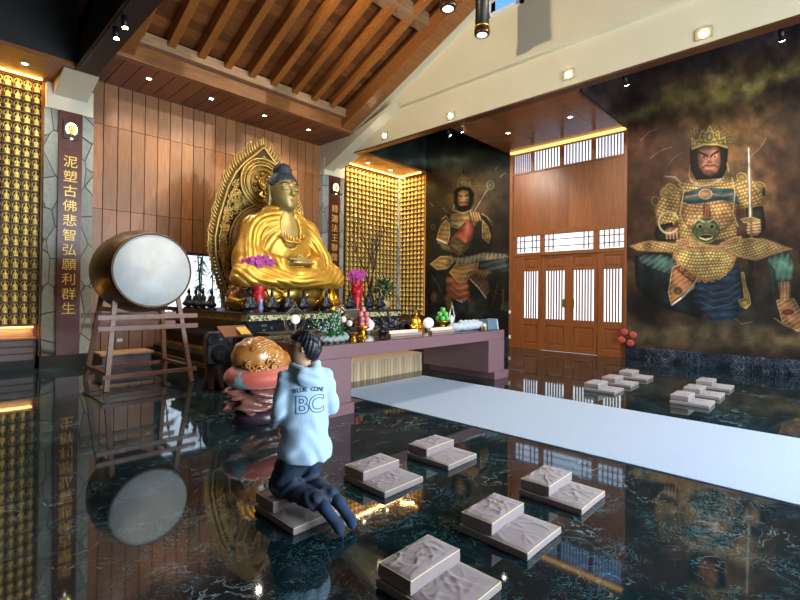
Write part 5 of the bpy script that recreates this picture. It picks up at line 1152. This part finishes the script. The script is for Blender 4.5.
# ------------------------------------------------------------------ things on the altar table (top at 0.94)
TZ = .941
M_ball = mat('milk_glass', '#f2f3ee', rough=.25, emit='#ffffff', estr=.25); M_silver = mat('silver', '#b5b0a4', rough=.3, metal=.8)
t = empty('round_lamp', (3.66, 5.45, TZ), label='white globe lamp inside a round bronze openwork frame with pointed top', cat='lamp')
MB().lathe([(.07, 0), (.075, .015), (.045, .04), (.05, .09), (.03, .12), (.012, .14), (.012, .24)], n=20).build('base', M_silver, t); MB().ball((0, 0, .30), .062, 18).build('globe', M_ball, t)
b = MB()
for r, q in ((.17, .008), (.14, .005)): b.tube([(r*math.cos(a), .02, .28+r*math.sin(a)) for a in np.linspace(0, 6.283, 36)], q, 6)
for k in range(24): a = k*math.pi/12; b.tube([(.14*math.cos(a), .02, .28+.14*math.sin(a)), (.155*math.cos(a+.1), .0, .28+.155*math.sin(a+.1)), (.17*math.cos(a+.2), .02, .28+.17*math.sin(a+.2))], .004, 4)
b.tube([(-.10, .02, .42), (-.04, .02, .47), (0, .02, .54), (.04, .02, .47), (.10, .02, .42)], .007, 6); b.tube([(-.05, .02, .44), (0, .02, .50), (.05, .02, .44)], .005, 6)
b.build('openwork_frame', mat('aged_bronze', '#6d5e50', rough=.4, metal=.7), t)
def globe(x, y, r, label):
    t = empty('globe_lamp', (x, y, TZ), label=label, cat='lamp'); MB().lathe([(.045, 0), (.05, .01), (.015, .02), (.012, .05)], n=16).build('base', M_silver, t); MB().ball((0, 0, .04+r), r, 20).build('globe', M_ball, t)
globe(5.33, 5.78, .105, 'white globe lamp right behind the red apple pyramid'); globe(6.57, 5.5, .10, 'white globe lamp left of the green apple bowl')
# flower spray in a rock bowl
t = empty('flower_arrangement', (3.98, 5.02, TZ), label='loose white and green flower spray with pink and white balls in rock bowl', cat='flowers')
def rock_fn(d, X, Y, Z): return d+.010*np.sin(X*60+2*np.sin(Z*50))*np.cos(Y*55)
link('rock_bowl', sculpt('rock_bowl', [('ell', (0, 0, .05), (.25, .11, .055), .03), ('ell', (.18, .01, .07), (.08, .07, .06), .03), ('cut', (0, 0, .12), (.17, .07, .045), .02), ('below', 0.0)], (-.32, -.18, -.02), (.32, .18, .18), .010, rock_fn), mat('grey_rock', '#9aa19c', rough=.7, noise=.35, nscale=20), t)
b = MB(); b2 = MB(); fl_ = MB(); rr = random.Random(3)
for k in range(60):
    a = rr.uniform(0, 6.28); L_ = rr.uniform(.16, .45); d = Vector((math.cos(a)*rr.uniform(.1, .75)-.18, math.sin(a)*.35, rr.uniform(.5, 1))).normalized(); p = Vector((rr.uniform(-.08, .02), rr.uniform(-.03, .03), .06)); q = p+d*L_; mdl = p+d*L_*.5+Vector((0, 0, .02))
    b.tube([p, mdl, q], .0035, 4)
    b2.leaf(mdl, q, .02, .1); b2.leaf(p, mdl, .025, .1)
    for m in range(3): e_ = p+(q-p)*rr.uniform(.4, 1.05)+Vector((rr.uniform(-.03, .03), rr.uniform(-.02, .02), rr.uniform(-.02, .03))); fl_.ball(e_, rr.uniform(.006, .012), 6)
b.build('stems', mat('stem_green', '#3f5a34', rough=.7), t); fl_.build('tiny_blossoms', mat('white_blossom', '#dfe8e2', rough=.7, noise=.2, nscale=30), t)
for k in range(60): a = rr.uniform(-.5, 3.6); L_ = rr.uniform(.09, .2); c = (rr.uniform(-.02, .16), rr.uniform(-.06, .03), .05+rr.uniform(0, .04)); b2.leaf(c, (c[0]+math.cos(a)*L_*.8, c[1]+rr.uniform(-.06, .06), c[2]+abs(math.sin(a))*L_), .018, .1)
b2.build('grass_leaves', mat('fresh_green', '#2f8a3a', rough=.5, noise=.3), t)
for c, m_, r in (((.08, -.02, .42), mat('salmon_ball', '#ee9c8a', rough=.8, bump=.6, bscale=160), .045), ((.12, -.06, .31), mat('pale_pink_ball', '#f0d8dc', rough=.8, bump=.6, bscale=160), .045), ((.24, -.05, .25), mat('cream_pink_ball', '#ecccc8', rough=.8, bump=.6, bscale=160), .045)):
    MB().ball(c, r, 14).build('ball_flower', m_, t)
tag(MB().lathe([(.055, 0), (.03, .02), (.02, .07), (.06, .11), (.065, .115)], (4.33, 5.0, TZ), 16).build('offering_cup', M_gold), 'small gold offering cup at the right end of the rock bowl', 'cup')
t = empty('yellow_bouquet', (4.72, 5.62, TZ), label='bunch of pale yellow chrysanthemums in a dark bowl behind the gold cup', cat='flowers')
MB().lathe([(.06, 0), (.09, .05), (.11, .1), (.10, .11)], n=18).build('bowl', M_dark, t)
b = MB(); lf = MB()
for k in range(34):
    a = rr.uniform(0, 6.28); r = rr.uniform(0, .15); c = (r*math.cos(a)*1.1, r*math.sin(a)*.7, .14+.2*(1-(r/.17)**2)*rr.uniform(.6, 1))
    for m in range(9): g = m*.7; b.leaf(c, (c[0]+.028*math.cos(g), c[1]+.028*math.sin(g), c[2]+.016), .016, .2)
    b.ball(c, .010, 6)
for k in range(20): a = k*.314; lf.leaf((.07*math.cos(a), .05*math.sin(a), .1), (.17*math.cos(a), .12*math.sin(a), .12+.04*math.sin(k)), .04, .2)
b.build('blossoms', mat('pale_yellow_petals', '#e3d36a', rough=.6, noise=.2, nscale=40), t); lf.build('leaves', mat('deep_leaf', '#2b4a2a', rough=.5), t)
def fruit_stand(x, y, R, label, n='fruit_stand'):
    t = empty(n, (x, y, TZ), label=label, cat='stand')
    MB().lathe([(.085, 0), (.09, .012), (.05, .03), (.035, .06), (.045, .085), (.03, .10), (.06, .125), (R, .15), (R*1.05, .165), (R, .172)], n=24).build('stand_body', M_gold, t); return t
def pyramid(x, y, z, r, rows, name, m, label, cat, group):
    base = None; i = 0
    for k, n in enumerate(rows):
        R = {1: 0, 2: r, 3: r*1.16, 4: r*1.42, 5: r*1.72, 6: r*2.0}[n]
        for j in range(n):
            a = 2*math.pi*j/n+k*.6; p = (x+R*math.cos(a), y+R*math.sin(a), z+r*.93+k*r*1.55)
            if base is None:
                f = empty(name, p); bb = MB().lathe([(.02*r, -.86*r), (.45*r, -.95*r), (.86*r, -.6*r), (r, 0), (.93*r, .45*r), (.6*r, .84*r), (.25*r, .86*r), (.03*r, .68*r)], n=14).build('flesh', m, f)
                MB().tube([(0, 0, .68*r), (.08*r, 0, 1.12*r)], .05*r, 5).build('stem', M_dark, f); base = f; o = f
            else: o = copy_tree(base); o.location = p
            tag(o, label[0] if k == 0 else label[1] if k < len(rows)-1 else label[2], cat, group); i += 1
    return
fruit_stand(4.75, 5.28, .11, 'gold footed stand under the pyramid of red apples'); fruit_stand(6.93, 5.45, .105, 'gold footed stand under the pyramid of green apples')
pyramid(4.75, 5.28, TZ+.172, .045, (5, 4, 3, 1), 'red_apple', mat('red_apple_skin', '#a8323a', rough=.3, col2='#d88a84', nscale=12), ('red apple in the lowest ring of the pyramid on the left gold stand', 'red apple in the middle rings of the pyramid on the left gold stand', 'topmost red apple of the pyramid on the left gold stand'), 'apple', 'red apples on the gold stand')
pyramid(6.93, 5.45, TZ+.172, .052, (5, 3, 1), 'green_apple', mat('green_apple_skin', '#3f9a3c', rough=.3, col2='#6fbf58', nscale=10), ('green apple in the lowest ring on the right gold stand', 'green apple in the middle ring on the right gold stand', 'topmost green apple on the right gold stand'), 'apple', 'green apples on the gold stand')
# driftwood carving
t = empty('driftwood_carving', (5.72, 5.52, TZ), label='twisted black driftwood carving in the middle of the altar table', cat='sculpture')
pr = []; rr = random.Random(12)
for k in range(20):
    a = (rr.uniform(-.36, .34), rr.uniform(-.08, .08), rr.uniform(.06, .24)); bb = (a[0]+rr.uniform(-.14, .14), a[1]+rr.uniform(-.07, .07), max(.03, a[2]+rr.uniform(-.12, .12))); pr.append(('cap', a, bb, rr.uniform(.03, .055), rr.uniform(.01, .035), .03))
pr += [('cap', (-.15, 0, .2), (-.20, 0, .41), .045, .012, .03), ('cap', (-.3, 0, .16), (-.38, 0, .34), .035, .01, .03), ('cap', (-.34, 0, .04), (.34, 0, .04), .055, .05, .04)]
link('root_wood', sculpt('root_wood', pr, (-.55, -.22, -.02), (.5, .22, .46), .012, lambda d, X, Y, Z: np.maximum(d+.007*np.sin(X*70+3*np.sin(Z*45)), -Z)), mat('ebony_root', '#1f1d22', rough=.4, noise=.4, nscale=20), t)
# low row of tea light boxes
M_tea = mat('tealight_rack', '#a88c84', rough=.3, noise=.1); M_tl = mat('tealight_glow', '#ffd9b0', emit='#ffb890', estr=.7)
for x0, x1, lb in ((5.12, 5.86, 'long low rack of tea lights before the driftwood carving'), (6.12, 6.75, 'shorter low rack of tea lights right of the golden figurine')):
    t = empty('tea_light_rack', ((x0+x1)/2, 5.08, TZ), label=lb, cat='rack'); w = (x1-x0)/2; MB().box(-w, w, -.045, .045, 0, .05).build('tray', M_tea, t, bevel=.004)
    n = int(w*2/.075); b = MB()
    for k in range(n): MB().lathe([(.024, .05), (.028, .085), (.022, .09)], (-w+.04+k*.075, 0, 0), 12).build('tea_light', M_tl, t)
t = empty('golden_figurine', (5.96, 5.27, TZ), -.2, label='small golden figurine with dark halo on the altar table', cat='statue')
o = bpy.data.objects.new('body', bpy.data.objects['golden_buddha_statuette'].children[0].data); COL.objects.link(o); o.parent = t; o.location = (0, 0, .05); o.scale = (.95, .95, 1.0)
MB().lathe([(.10, 0), (.11, .02), (.08, .03), (.10, .055)], n=18).build('lotus_base', M_gold, t); MB().tube([(.10*math.cos(a), .05, .32+.10*math.sin(a)) for a in np.linspace(0, 6.283, 20)], .012, 6).build('halo', M_dark, t)
t = empty('flame_lamp', (7.28, 5.5, TZ), label='slender flame shaped glass lamp behind the green apples', cat='lamp')
MB().lathe([(.05, 0), (.055, .015), (.02, .03), (.02, .09)], n=16).build('base', M_gold, t); MB().lathe([(.02, .09), (.035, .12), (.03, .22), (.01, .26)], n=14).build('candle', M_ball, t)
b = MB()
for s in (-1, 1):
    for r in (1, .72): b.tube([(0, 0, .07), (s*.07*r, 0, .15), (s*.085*r, 0, .24), (s*.05*r, 0, .36), (0, 0, .44+.08*r)], .006, 5)
    b.tube([(0, s*.01, .07), (0, s*.07, .17), (0, s*.07, .28), (0, 0, .5)], .005, 5)
b.build('flame_frame', M_silver, t)
# white cloth bundle, box, cards
M_cloth = mat('white_cloth', '#b4bac0', rough=.85, noise=.12, nscale=12)
pr = [('ell', (-.42, 0, .07), (.14, .13, .075), .04), ('ell', (-.12, 0, .08), (.26, .15, .085), .05), ('ell', (.22, 0, .085), (.26, .15, .09), .05), ('cap', (-.2, .02, .15), (.3, 0, .16), .04, .03, .03), ('below', 0.0)]
o = link('cloth_bundle', sculpt('cloth_bundle', pr, (-.62, -.22, -.02), (.54, .22, .26), .012, lambda d, X, Y, Z: d+.009*np.sin(X*38+4*np.sin(Y*14+Z*20))*np.cos(Z*22+X*9)), M_cloth); o.location = (7.28, 5.12, TZ)
tag(o, 'crumpled white cloth bundle lying on the right of the altar table', 'cloth')
t = empty('display_case', (7.80, 4.98, TZ), label='blue grey angled display case at the right end of the altar table', cat='case')
MB().prism([(-.17, 0), (.17, 0), (.12, .19), (-.19, .19)], -.09, .12, 'y').build('shell', mat('blue_grey_shell', '#5f7480', rough=.35), t, bevel=.006); MB().prism([(.165, -.0), (.185, -.0), (.14, .20), (.115, .20)], -.10, .12, 'y').build('white_edge', M_white, t)
tag(MB().obox((7.56, 4.95, TZ+.06), .09, .06, .12).build('offering_box', mat('ivory_box', '#d8d2b8', rough=.5)), 'little ivory box beside the blue grey display case', 'box')
tag(MB().box(7.45, 7.49, 4.86, 4.90, TZ, TZ+.07).build('gold_tin', M_gold), 'tiny gold tin between the cloth bundle and the ivory box', 'tin')
t = empty('incense_pavilion', (5.28, 6.1, TZ), label='dark miniature temple pavilion behind the yellow bouquet', cat='model')
MB().box(-.22, .22, -.12, .12, 0, .05).build('base', M_dark, t)
for sx in (-.18, -.06, .06, .18):
    for sy in (-.09, .09): MB().box(sx-.012, sx+.012, sy-.012, sy+.012, .05, .24).build('column', M_dark, t)
MB().prism([(-.16, .24), (.16, .24), (.09, .33), (0, .385), (-.09, .33)], -.25, .25, 'x').build('roof', mat('dark_slate', '#2e2a30', rough=.5, noise=.3), t); MB().tube([(-.27, 0, .43), (-.2, 0, .385), (.2, 0, .385), (.27, 0, .43)], .014, 6).build('ridge', M_silver, t)
# red wrapped orchids
M_red = mat('red_wrapping', '#c01828', rough=.4, noise=.3, nscale=14); M_mag = mat('magenta_petals', '#a8308c', rough=.5, noise=.3, nscale=20); M_pk = mat('crimson_petals', '#cf2a48', rough=.5)
def orchid(x, y, z, label, hgt, topz, spread, extra=None):
    t = empty('orchid_pot', (x, y, z), label=label, cat='flowers')
    MB().lathe([(.09, 0), (.10, .02), (.075, .1), (.12, hgt*.5), (.10, hgt*.62), (.17, hgt*.8), (.13, hgt)], n=18).build('wrapped_pot', M_red, t)
    b = MB()
    for s in (-1, 1):
        for k in range(3): b.leaf((0, -.09, hgt*.8), (s*(.12+.03*k), -.13, hgt*(.9-.3*k)), .09, .2)
    for k in range(18): a = k*.35; b.leaf((.1*math.cos(a), .1*math.sin(a), hgt*.85), (.2*math.cos(a), .2*math.sin(a), hgt*(1.0+.14*(k % 3))), .08, .1)
    b.build('ribbon', M_red, t)
    st = MB(); fl = MB(); r = random.Random(int(x*10))
    for k in range(9):
        a = -.9+.35*k; tip = Vector((spread*math.cos(a)*(1 if k % 2 else -1)*(.35+.65*((k*37) % 10)/9), spread*.3*math.sin(a), topz-z+r.uniform(-.08, .06))); pts = [Vector((0, 0, hgt*.8)), Vector((tip.x*.15, tip.y*.3, (topz-z)*.75)), Vector((tip.x*.5, tip.y*.6, (topz-z)*1.03)), tip]
        st.tube(pts, .006, 4)
        for m in range(16):
            f = r.uniform(.35, 1); p = pts[1].lerp(pts[2], min(1, f*1.3)).lerp(pts[3], f) if f > .3 else pts[2]
            p = p+Vector((r.uniform(-.05, .05), r.uniform(-.05, .05), r.uniform(-.06, .04)))
            for q in range(5): g = q*1.256+r.random(); fl.leaf(p, p+Vector((.06*math.cos(g), -.02, .06*math.sin(g))), .048, .2, up=(0, -1, 0))
    st.build('flower_stems', mat('stem_green', ''), t); fl.build('orchid_blooms', M_mag, t)
    if extra: extra(t)
def left_extra(t):
    b = MB(); lv = MB(); r = random.Random(2)
    for k in range(9):
        a = 2.2+.25*k; L_ = r.uniform(.25, .5); p = Vector((-.05, .1, .2)); q = p+Vector((math.cos(a)*L_, r.uniform(-.1, .2), abs(math.sin(a))*L_*.8+.1)); b.tube([p, (p+q)/2+Vector((0, 0, .05)), q], .006, 4)
        lv.leaf(q, q+Vector((-.1, -.03, .03)), .07, .2); lv.leaf(q, q+Vector((.03, -.03, .1)), .07, .2)
    b.build('bare_twigs', M_dark, t); lv.build('pale_bracts', mat('peach_bracts', '#c98a52', rough=.6, noise=.4), t)
orchid(4.95, 8.72, 1.21, 'tall magenta orchids in a red wrapped pot before the Buddha, left side', .62, 2.27, .34, left_extra)
orchid(7.62, 8.70, 1.21, 'magenta orchids in a red wrapped pot at the right of the platform', .55, 2.1, .26, lambda t: MB().ball((-.06, -.03, .62), (.09, .08, .09), 12).ball((.05, -.04, .52), (.10, .09, .12), 12).ball((0, -.02, .70), (.07, .07, .07), 12).build('crimson_heads', M_pk, t))
tag(MB().lathe([(.04, 0), (.06, .08), (.035, .2), (.05, .26), (.045, .27)], (4.83, 8.42, 1.21), 20).build('porcelain_vase', mat('blue_white_porcelain', '#8ea2bf', rough=.2, col2='#3b527e', nscale=18)), 'small blue and white porcelain vase left of the red wrapped pot', 'vase')
# shrub, bare branches
t = empty('potted_shrub', (8.58, 8.72, 1.21), label='round leafy variegated shrub in a pot at the platform right end', cat='plant')
MB().lathe([(.13, 0), (.17, .1), (.18, .22), (.16, .23)], n=20).build('pot', mat('beige_pot', '#a58a66', rough=.5), t)
b = MB(); b2 = MB(); rr = random.Random(8)
for k in range(420):
    a = rr.uniform(0, 6.28); ph = math.acos(rr.uniform(-.55, 1)); d = Vector((math.sin(ph)*math.cos(a), math.sin(ph)*math.sin(a), math.cos(ph)*.95)); p = Vector((0, 0, .52))+d*rr.uniform(.12, .27)
    (b if k % 4 else b2).leaf(p, p+d*.12+Vector((0, 0, rr.uniform(-.03, .05))), .05, .2)
MB().tube([(0, 0, .2), (.01, 0, .5)], .02, 6).build('stem', M_dark, t); b.build('leaves', mat('shrub_leaf', '#24502f', rough=.45, noise=.4), t); b2.build('pale_leaves', mat('cream_leaf', '#c9cf8c', rough=.5), t)
t = empty('branch_vase', (8.8, 9.5, 1.21), label='tall bare twisted branches standing in a dark vase before the glowing rack', cat='branches')
MB().lathe([(.09, 0), (.14, .12), (.12, .3), (.06, .42), (.08, .46)], n=20).build('vase', M_dark, t); b = MB(); rr = random.Random(4)
def grow(p, d, L_, r, dep):
    pts = [p]; q = p; dd = d
    for i in range(5):
        dd = (dd+Vector((rr.uniform(-.32, .32), rr.uniform(-.2, .2), rr.uniform(-.12, .22)))).normalized(); q = q+dd*L_/5; pts.append(q)
        if dep > 0 and i in (1, 2, 3): grow(q, (dd+Vector((rr.uniform(-.9, .9), rr.uniform(-.3, .3), .3))).normalized(), L_*.5, r*.6, dep-1)
    b.tube(pts, [r*(1-i/7) for i in range(6)], 5)
for d in ((-.25, 0, 1), (.15, .1, 1), (.05, -.1, 1)): grow(Vector((0, 0, .4)), Vector(d).normalized(), 1.7, .026, 2)
b.build('branches', mat('bare_bark', '#3a2c22', rough=.7), t)
# red four-petalled pinwheel flower by the doors
t = empty('pinwheel_flower', (12.60, 4.0, .30), label='red four-lobed pinwheel flower standing on the skirting right of the doors', cat='pinwheel')
t.location = (12.69, 3.96, .32)
M_pin = mat('red_pinwheel', '#a83c38', rough=.5); MB().tube([(0, 0, 0), (0, 0, .2)], .012, 6).build('stick', M_dark, t)
for k in range(4):
    a = k*math.pi/2+.5; c = Vector((0, -.155*math.cos(a), .24+.155*math.sin(a)))
    MB().ball((-.02, c.y*1.0, c.z), (.02, .095, .085), 14).build('lobe', M_pin, t)
MB().ball((-.045, 0, .24), .04, 10).build('hub', M_dark, t)
tag(MB().lathe([(.16, 0), (.17, .04), (.17, .30), (.15, .33)], (9.0, 5.75, 0), 20).build('blue_stool', mat('blue_cloth', '#41556e', rough=.7)), 'small round blue stool just behind the right leg of the altar table', 'stool')

# ------------------------------------------------------------------ greenery outside
M_lo = mat('bamboo_leaf', '#5f8a4c', rough=.6, noise=.5); rr = random.Random(21)
for i, (x, y, lb) in enumerate(((4.7, 14.3, 'leafy bamboo clump outside the low window, left part'), (6.5, 14.1, 'leafy bamboo clump outside the low window, right part'))):
    t = empty('bamboo', (x, y, -.1), label=lb, cat='plant'); b = MB(); c = MB()
    for k in range(9):
        x0 = rr.uniform(-.6, .6); q = Vector((x0+rr.uniform(-.3, .3), rr.uniform(-.2, .2), rr.uniform(2.4, 3.4))); c.tube([(x0, 0, 0), q], .02, 6)
        for m in range(48): p = Vector((x0, 0, 0)).lerp(q, rr.uniform(.35, 1)); b.leaf(p, p+Vector((rr.uniform(-.35, .35), rr.uniform(-.2, .2), rr.uniform(-.25, .1))), .06, .1)
    c.build('canes', mat('bamboo_cane', '#7d9a58', rough=.5), t); b.build('leaves', M_lo, t)
# ------------------------------------------------------------------ the kneeling person
PX, PY = 1.96, 2.78
def rz_(p, a): return (p[0]*math.cos(a)-p[1]*math.sin(a), p[0]*math.sin(a)+p[1]*math.cos(a), p[2])
def Rz(a): return [[math.cos(a), -math.sin(a), 0], [math.sin(a), math.cos(a), 0], [0, 0, 1]]
TW = math.radians(-24); HD = math.radians(38); T = lambda *p: rz_(p, TW)
def H(*p):
    q = rz_((p[0], p[1], 0), HD); return (q[0]-.012, q[1]+.0, p[2])
M_sk = mat('skin', '#c79a7a', rough=.5)
hc = 1.215
sh = [(T(-.140, 0, 1.0)), (T(.140, 0, 1.0))]; el = [T(-.185, -.01, .775), T(.185, -.02, .78)]; wr_ = [T(-.20, .10, .64), T(.10, .17, .70)]
body = [('cap', T(0, 0, .62), T(0, 0, .93), .085, .07, .04), ('cap', T(-.10, 0, .955), T(.10, 0, .955), .035, .035, .03), ('cap', T(0, 0, 1.0), H(0, .01, 1.11), .052, .048, .03),
        ('ell', H(0, .005, hc), (.076, .095, .105), Rz(HD), .02), ('ell', H(0, .045, hc-.055), (.052, .055, .055), Rz(HD), .03), ('cap', H(0, .095, hc+.005), H(0, .112, hc-.022), .010, .014, .012),
        ('ell', H(-.030, .090, hc-.052), (.012, .01, .006), Rz(HD), .006), ('ell', H(0, .098, hc-.056), (.026, .010, .008), Rz(HD), .008), ('ell', H(.078, -.005, hc-.005), (.009, .014, .024), Rz(HD), .006), ('ell', H(-.078, -.005, hc-.005), (.009, .014, .024), Rz(HD), .006),
        ('cap', (-.07, -.01, .58), (-.10, .13, .24), .055, .05, .03), ('cap', (.07, -.01, .58), (.08, .13, .24), .055, .05, .03), ('cap', (-.10, .13, .22), (-.03, -.22, .17), .05, .038, .02), ('cap', (.08, .13, .22), (.08, -.22, .17), .05, .038, .02)]
for s in (0, 1):
    body += [('cap', sh[s], el[s], .034, .032, .02), ('cap', el[s], wr_[s], .030, .022, .015)]
    w = np.array(wr_[s]); d = np.array(T(.02 if s == 0 else -.05, .05, -.045)); d = d/np.linalg.norm(d); sd = np.array(T(1, 0, 0))*.9
    pm = w+d*.05; body.append(('cap', tuple(w), tuple(pm), .024, .026, .01)); sd = np.array(T(.0, .55, .8)); sd = sd/np.linalg.norm(sd)
    for k, L_ in enumerate((.045, .055, .052, .042)):
        b0 = pm+sd*(.022-.0145*k)+d*.012; b1 = b0+d*L_; inn = np.array(T(.6 if s == 0 else -.6, -.1, -.3)); b2 = b1+(d*.5+inn*.6)*.028
        body += [('cap', tuple(b0), tuple(b1), .0092, .0085, .003), ('cap', tuple(b1), tuple(b2), .0085, .007, .002)]
    th = w+d*.02+sd*.02; body.append(('cap', tuple(th), tuple(th+sd*.022+d*.035), .011, .0085, .005))
per = link('person', sculpt('person_body', body, (-.36, -.36, .1), (.36, .32, 1.36), .0075), M_sk, loc=(PX, PY, 0))
tag(per, 'person in pale blue hoodie and dark jeans kneeling upright with head turned left', 'person')
M_hood = mat('pale_blue_fleece', '#a6c0d2', rough=.9, noise=.07, nscale=30, bump=.15, bscale=90, sheen=.3)
hd = [('ell', T(0, 0, .74), (.165, .122, .40), Rz(TW), .03), ('ell', T(0, -.005, .945), (.158, .11, .11), Rz(TW), .04), ('cap', T(-.07, -.005, 1.025), T(.07, -.005, 1.025), .048, .048, .05), ('ell', T(0, -.01, .49), (.190, .168, .17), Rz(TW), .04),
      ('cap', T(-.085, .02, 1.085), T(-.04, -.105, 1.05), .032, .046, .014), ('cap', T(.085, .02, 1.085), T(.04, -.105, 1.05), .032, .046, .014), ('ell', T(0, -.118, 1.02), (.095, .040, .070), Rz(TW), .014), ('cap', T(-.06, .05, 1.045), T(.06, .05, 1.045), .035, .035, .03)]
for s in (0, 1): hd += [('cap', sh[s], el[s], .062, .056, .025), ('cap', el[s], tuple(np.array(el[s])+.86*(np.array(wr_[s])-np.array(el[s]))), .055, .042, .02)]
hd += [('cut', H(0, .0, 1.10), (.055, .06, .10), .02), ('below', .428)]
def hood_fn(d, X, Y, Z): return d+.004*np.sin(Z*34+10*X+3*np.sin(X*22))*np.clip((.80-Z)/.1, 0, 1)+.0055*np.sin(Z*48+6*np.abs(X)+4*np.sin(X*14))*np.clip((np.abs(X)-.10)/.08, 0, 1)+.003*np.sin(X*60+Z*20)*np.clip((.64-Z)/.1, 0, 1)+.004*np.sin((Z+X*.5)*90)*np.clip((Z-.95)/.05, 0, 1)
hf = field(hd); HLO, HHI = (-.38, -.32, .38), (.38, .34, 1.16)
hoodie = link('hoodie', sculpt('hoodie', hd, HLO, HHI, .0105, hood_fn), M_hood, per)
M_den = mat('dark_denim', '#161e2b', rough=.75, col2='#26344a', nscale=9, bump=.1, bscale=120)
jn = [('ell', (0, -.02, .50), (.155, .12, .08), .04)]
for s in (-1, 1): jn += [('cap', (s*.075, -.01, .50), (s*.088-.01, .13, .235), .112, .094, .04), ('cap', (s*.088-.01, .14, .225), (s*.06+.02, -.185, .185), .082, .066, .03)]
jn += [('below', .140)]
link('jeans', sculpt('jeans', jn, (-.3, -.32, .1), (.3, .3, .68), .0115, lambda d, X, Y, Z: np.maximum(d+.0085*np.sin(Z*62+12*X+5*np.sin(Y*18))*np.sin(X*23+Y*16+1), Z-.455)), M_den, per)
M_sock = mat('navy_sock', '#1f3350', rough=.9, bump=.2, bscale=150)
for x0, x1, z1 in ((-.035, -.01, .03), (.085, .10, .035)):
    link('sock', sculpt('sock', [('cap', (x0, -.17, .185), (x0+.01, -.245, .165), .046, .042, .02), ('ell', (x0+.012, -.265, .165), (.036, .045, .045), .02), ('cap', (x0+.012, -.28, .15), (x1+.02, -.375, .060), .040, .036, .02), ('cap', (x1+.02, -.375, .060), (x1+.022, -.385, .035), .037, .028, .02), ('below', .006)], (x0-.1, -.46, -.01), (x1+.12, -.1, .26), .009), M_sock, per)
def hair_f(d, X, Y, Z):
    c, s_ = math.cos(-HD), math.sin(-HD); u = (X+.012)*c-Y*s_; v = (X+.012)*s_+Y*c
    d = d+.003*np.sin(u*150+v*60+Z*40)+.003*np.sin(np.arctan2(u, v+.03)*17+Z*50)
    lim = -.014+(Z-hc)*.32+.006*np.sin(Z*220); lim = np.where(Z > hc+.05, .045+(Z-hc-.05)*4, lim)
    return np.maximum(np.maximum(d, (v-lim)*.8), (hc-.085)-Z)
link('hair', sculpt('hair', [('ell', H(0, -.008, hc+.022), (.086, .104, .104), Rz(HD), .02), ('ell', H(0, -.045, hc-.01), (.074, .07, .085), Rz(HD), .03), ('ell', H(0, .045, hc+.065), (.064, .050, .045), Rz(HD), .03)], (-.2, -.2, 1.08), (.2, .2, 1.4), .007, hair_f), mat('black_hair', '#0f1219', rough=.45, noise=.3, nscale=60), per)
g = MB()
for s in (-1, 1):
    c = np.array((s*.034, .104, hc+.012)); g.tube([H(c[0]+.024*math.cos(a), c[1]-.3*abs(s*.024*math.cos(a)), c[2]+.019*math.sin(a)) for a in np.linspace(0, 6.283, 18)], .0018, 5)
    g.tube([H(s*.058, .098, hc+.018), H(s*.080, .045, hc+.015), H(s*.083, -.01, hc+.01)], .0018, 5)
g.tube([H(-.011, .108, hc+.014), H(.011, .108, hc+.014)], .0018, 5); g.build('glasses', M_iron, per)
e_ = MB()
for s in (-1, 1): e_.ball(H(s*.033, .082, hc+.010), (.012, .012, .009), 10)
e_.build('eyes', M_dark2, per)
# lettering on the back, laid on the cloth
def back_hit(u, z):
    """first point of the cloth met when coming from behind at local (u, z)"""
    ys = np.linspace(-.30, .05, 141); X = u*math.cos(TW)-ys*math.sin(TW); Y = u*math.sin(TW)+ys*math.cos(TW); Z = np.full_like(ys, z)
    d = hood_fn(hf(X, Y, Z), X, Y, Z); i = np.argmax(d < 0); return ys[i] if d[i] < 0 else -.12
def lay(o, off=.0045):
    me = o.data
    for v in me.vertices:
        u, z = v.co.x, v.co.z; y = back_hit(u, z)-off+v.co.y; q = rz_((u, y, z), TW); v.co = q
M_ink = mat('faded_blue_print', '#2c5470', rough=.9)
word = 'BLUE COWE'
for i, ch in enumerate(word):
    if ch == ' ': continue
    u = (i-4)*.0245; z = .938-1.3*u*u
    o = text_mesh('letter', ch, .042, M_ink, hoodie, Matrix.Translation((u, 0, z))@Matrix.Rotation(math.pi/2, 4, 'X')@Matrix.Rotation(-u*1.6, 4, 'Z'), .0005, .0012); lay(o)
def outline_letter(ch, u0, z0, size):
    cu = bpy.data.curves.new('letter', 'FONT'); cu.body = ch; cu.size = size; cu.align_x = 'CENTER'; cu.align_y = 'CENTER'; cu.resolution_u = 4; cu.fill_mode = 'NONE'; cu.bevel_depth = .0028; cu.bevel_resolution = 1; cu.offset = .004
    tt = bpy.data.objects.new('letter', cu); COL.objects.link(tt); bpy.context.view_layer.update(); me = bpy.data.meshes.new_from_object(tt.evaluated_get(bpy.context.evaluated_depsgraph_get())); bpy.data.objects.remove(tt)
    bm = bmesh.new(); bm.from_mesh(me); bmesh.ops.subdivide_edges(bm, edges=[e for e in bm.edges if e.calc_length() > .02], cuts=4, use_grid_fill=True); bm.to_mesh(me); bm.free()
    me.transform(Matrix.Translation((u0, 0, z0))@Matrix.Rotation(math.pi/2, 4, 'X')); me.materials.clear(); me.materials.append(M_ink); o = bpy.data.objects.new('big_letter', me); COL.objects.link(o); o.parent = hoodie; lay(o, .002)
outline_letter('B', -.048, .825, .165); outline_letter('C', .056, .825, .165)
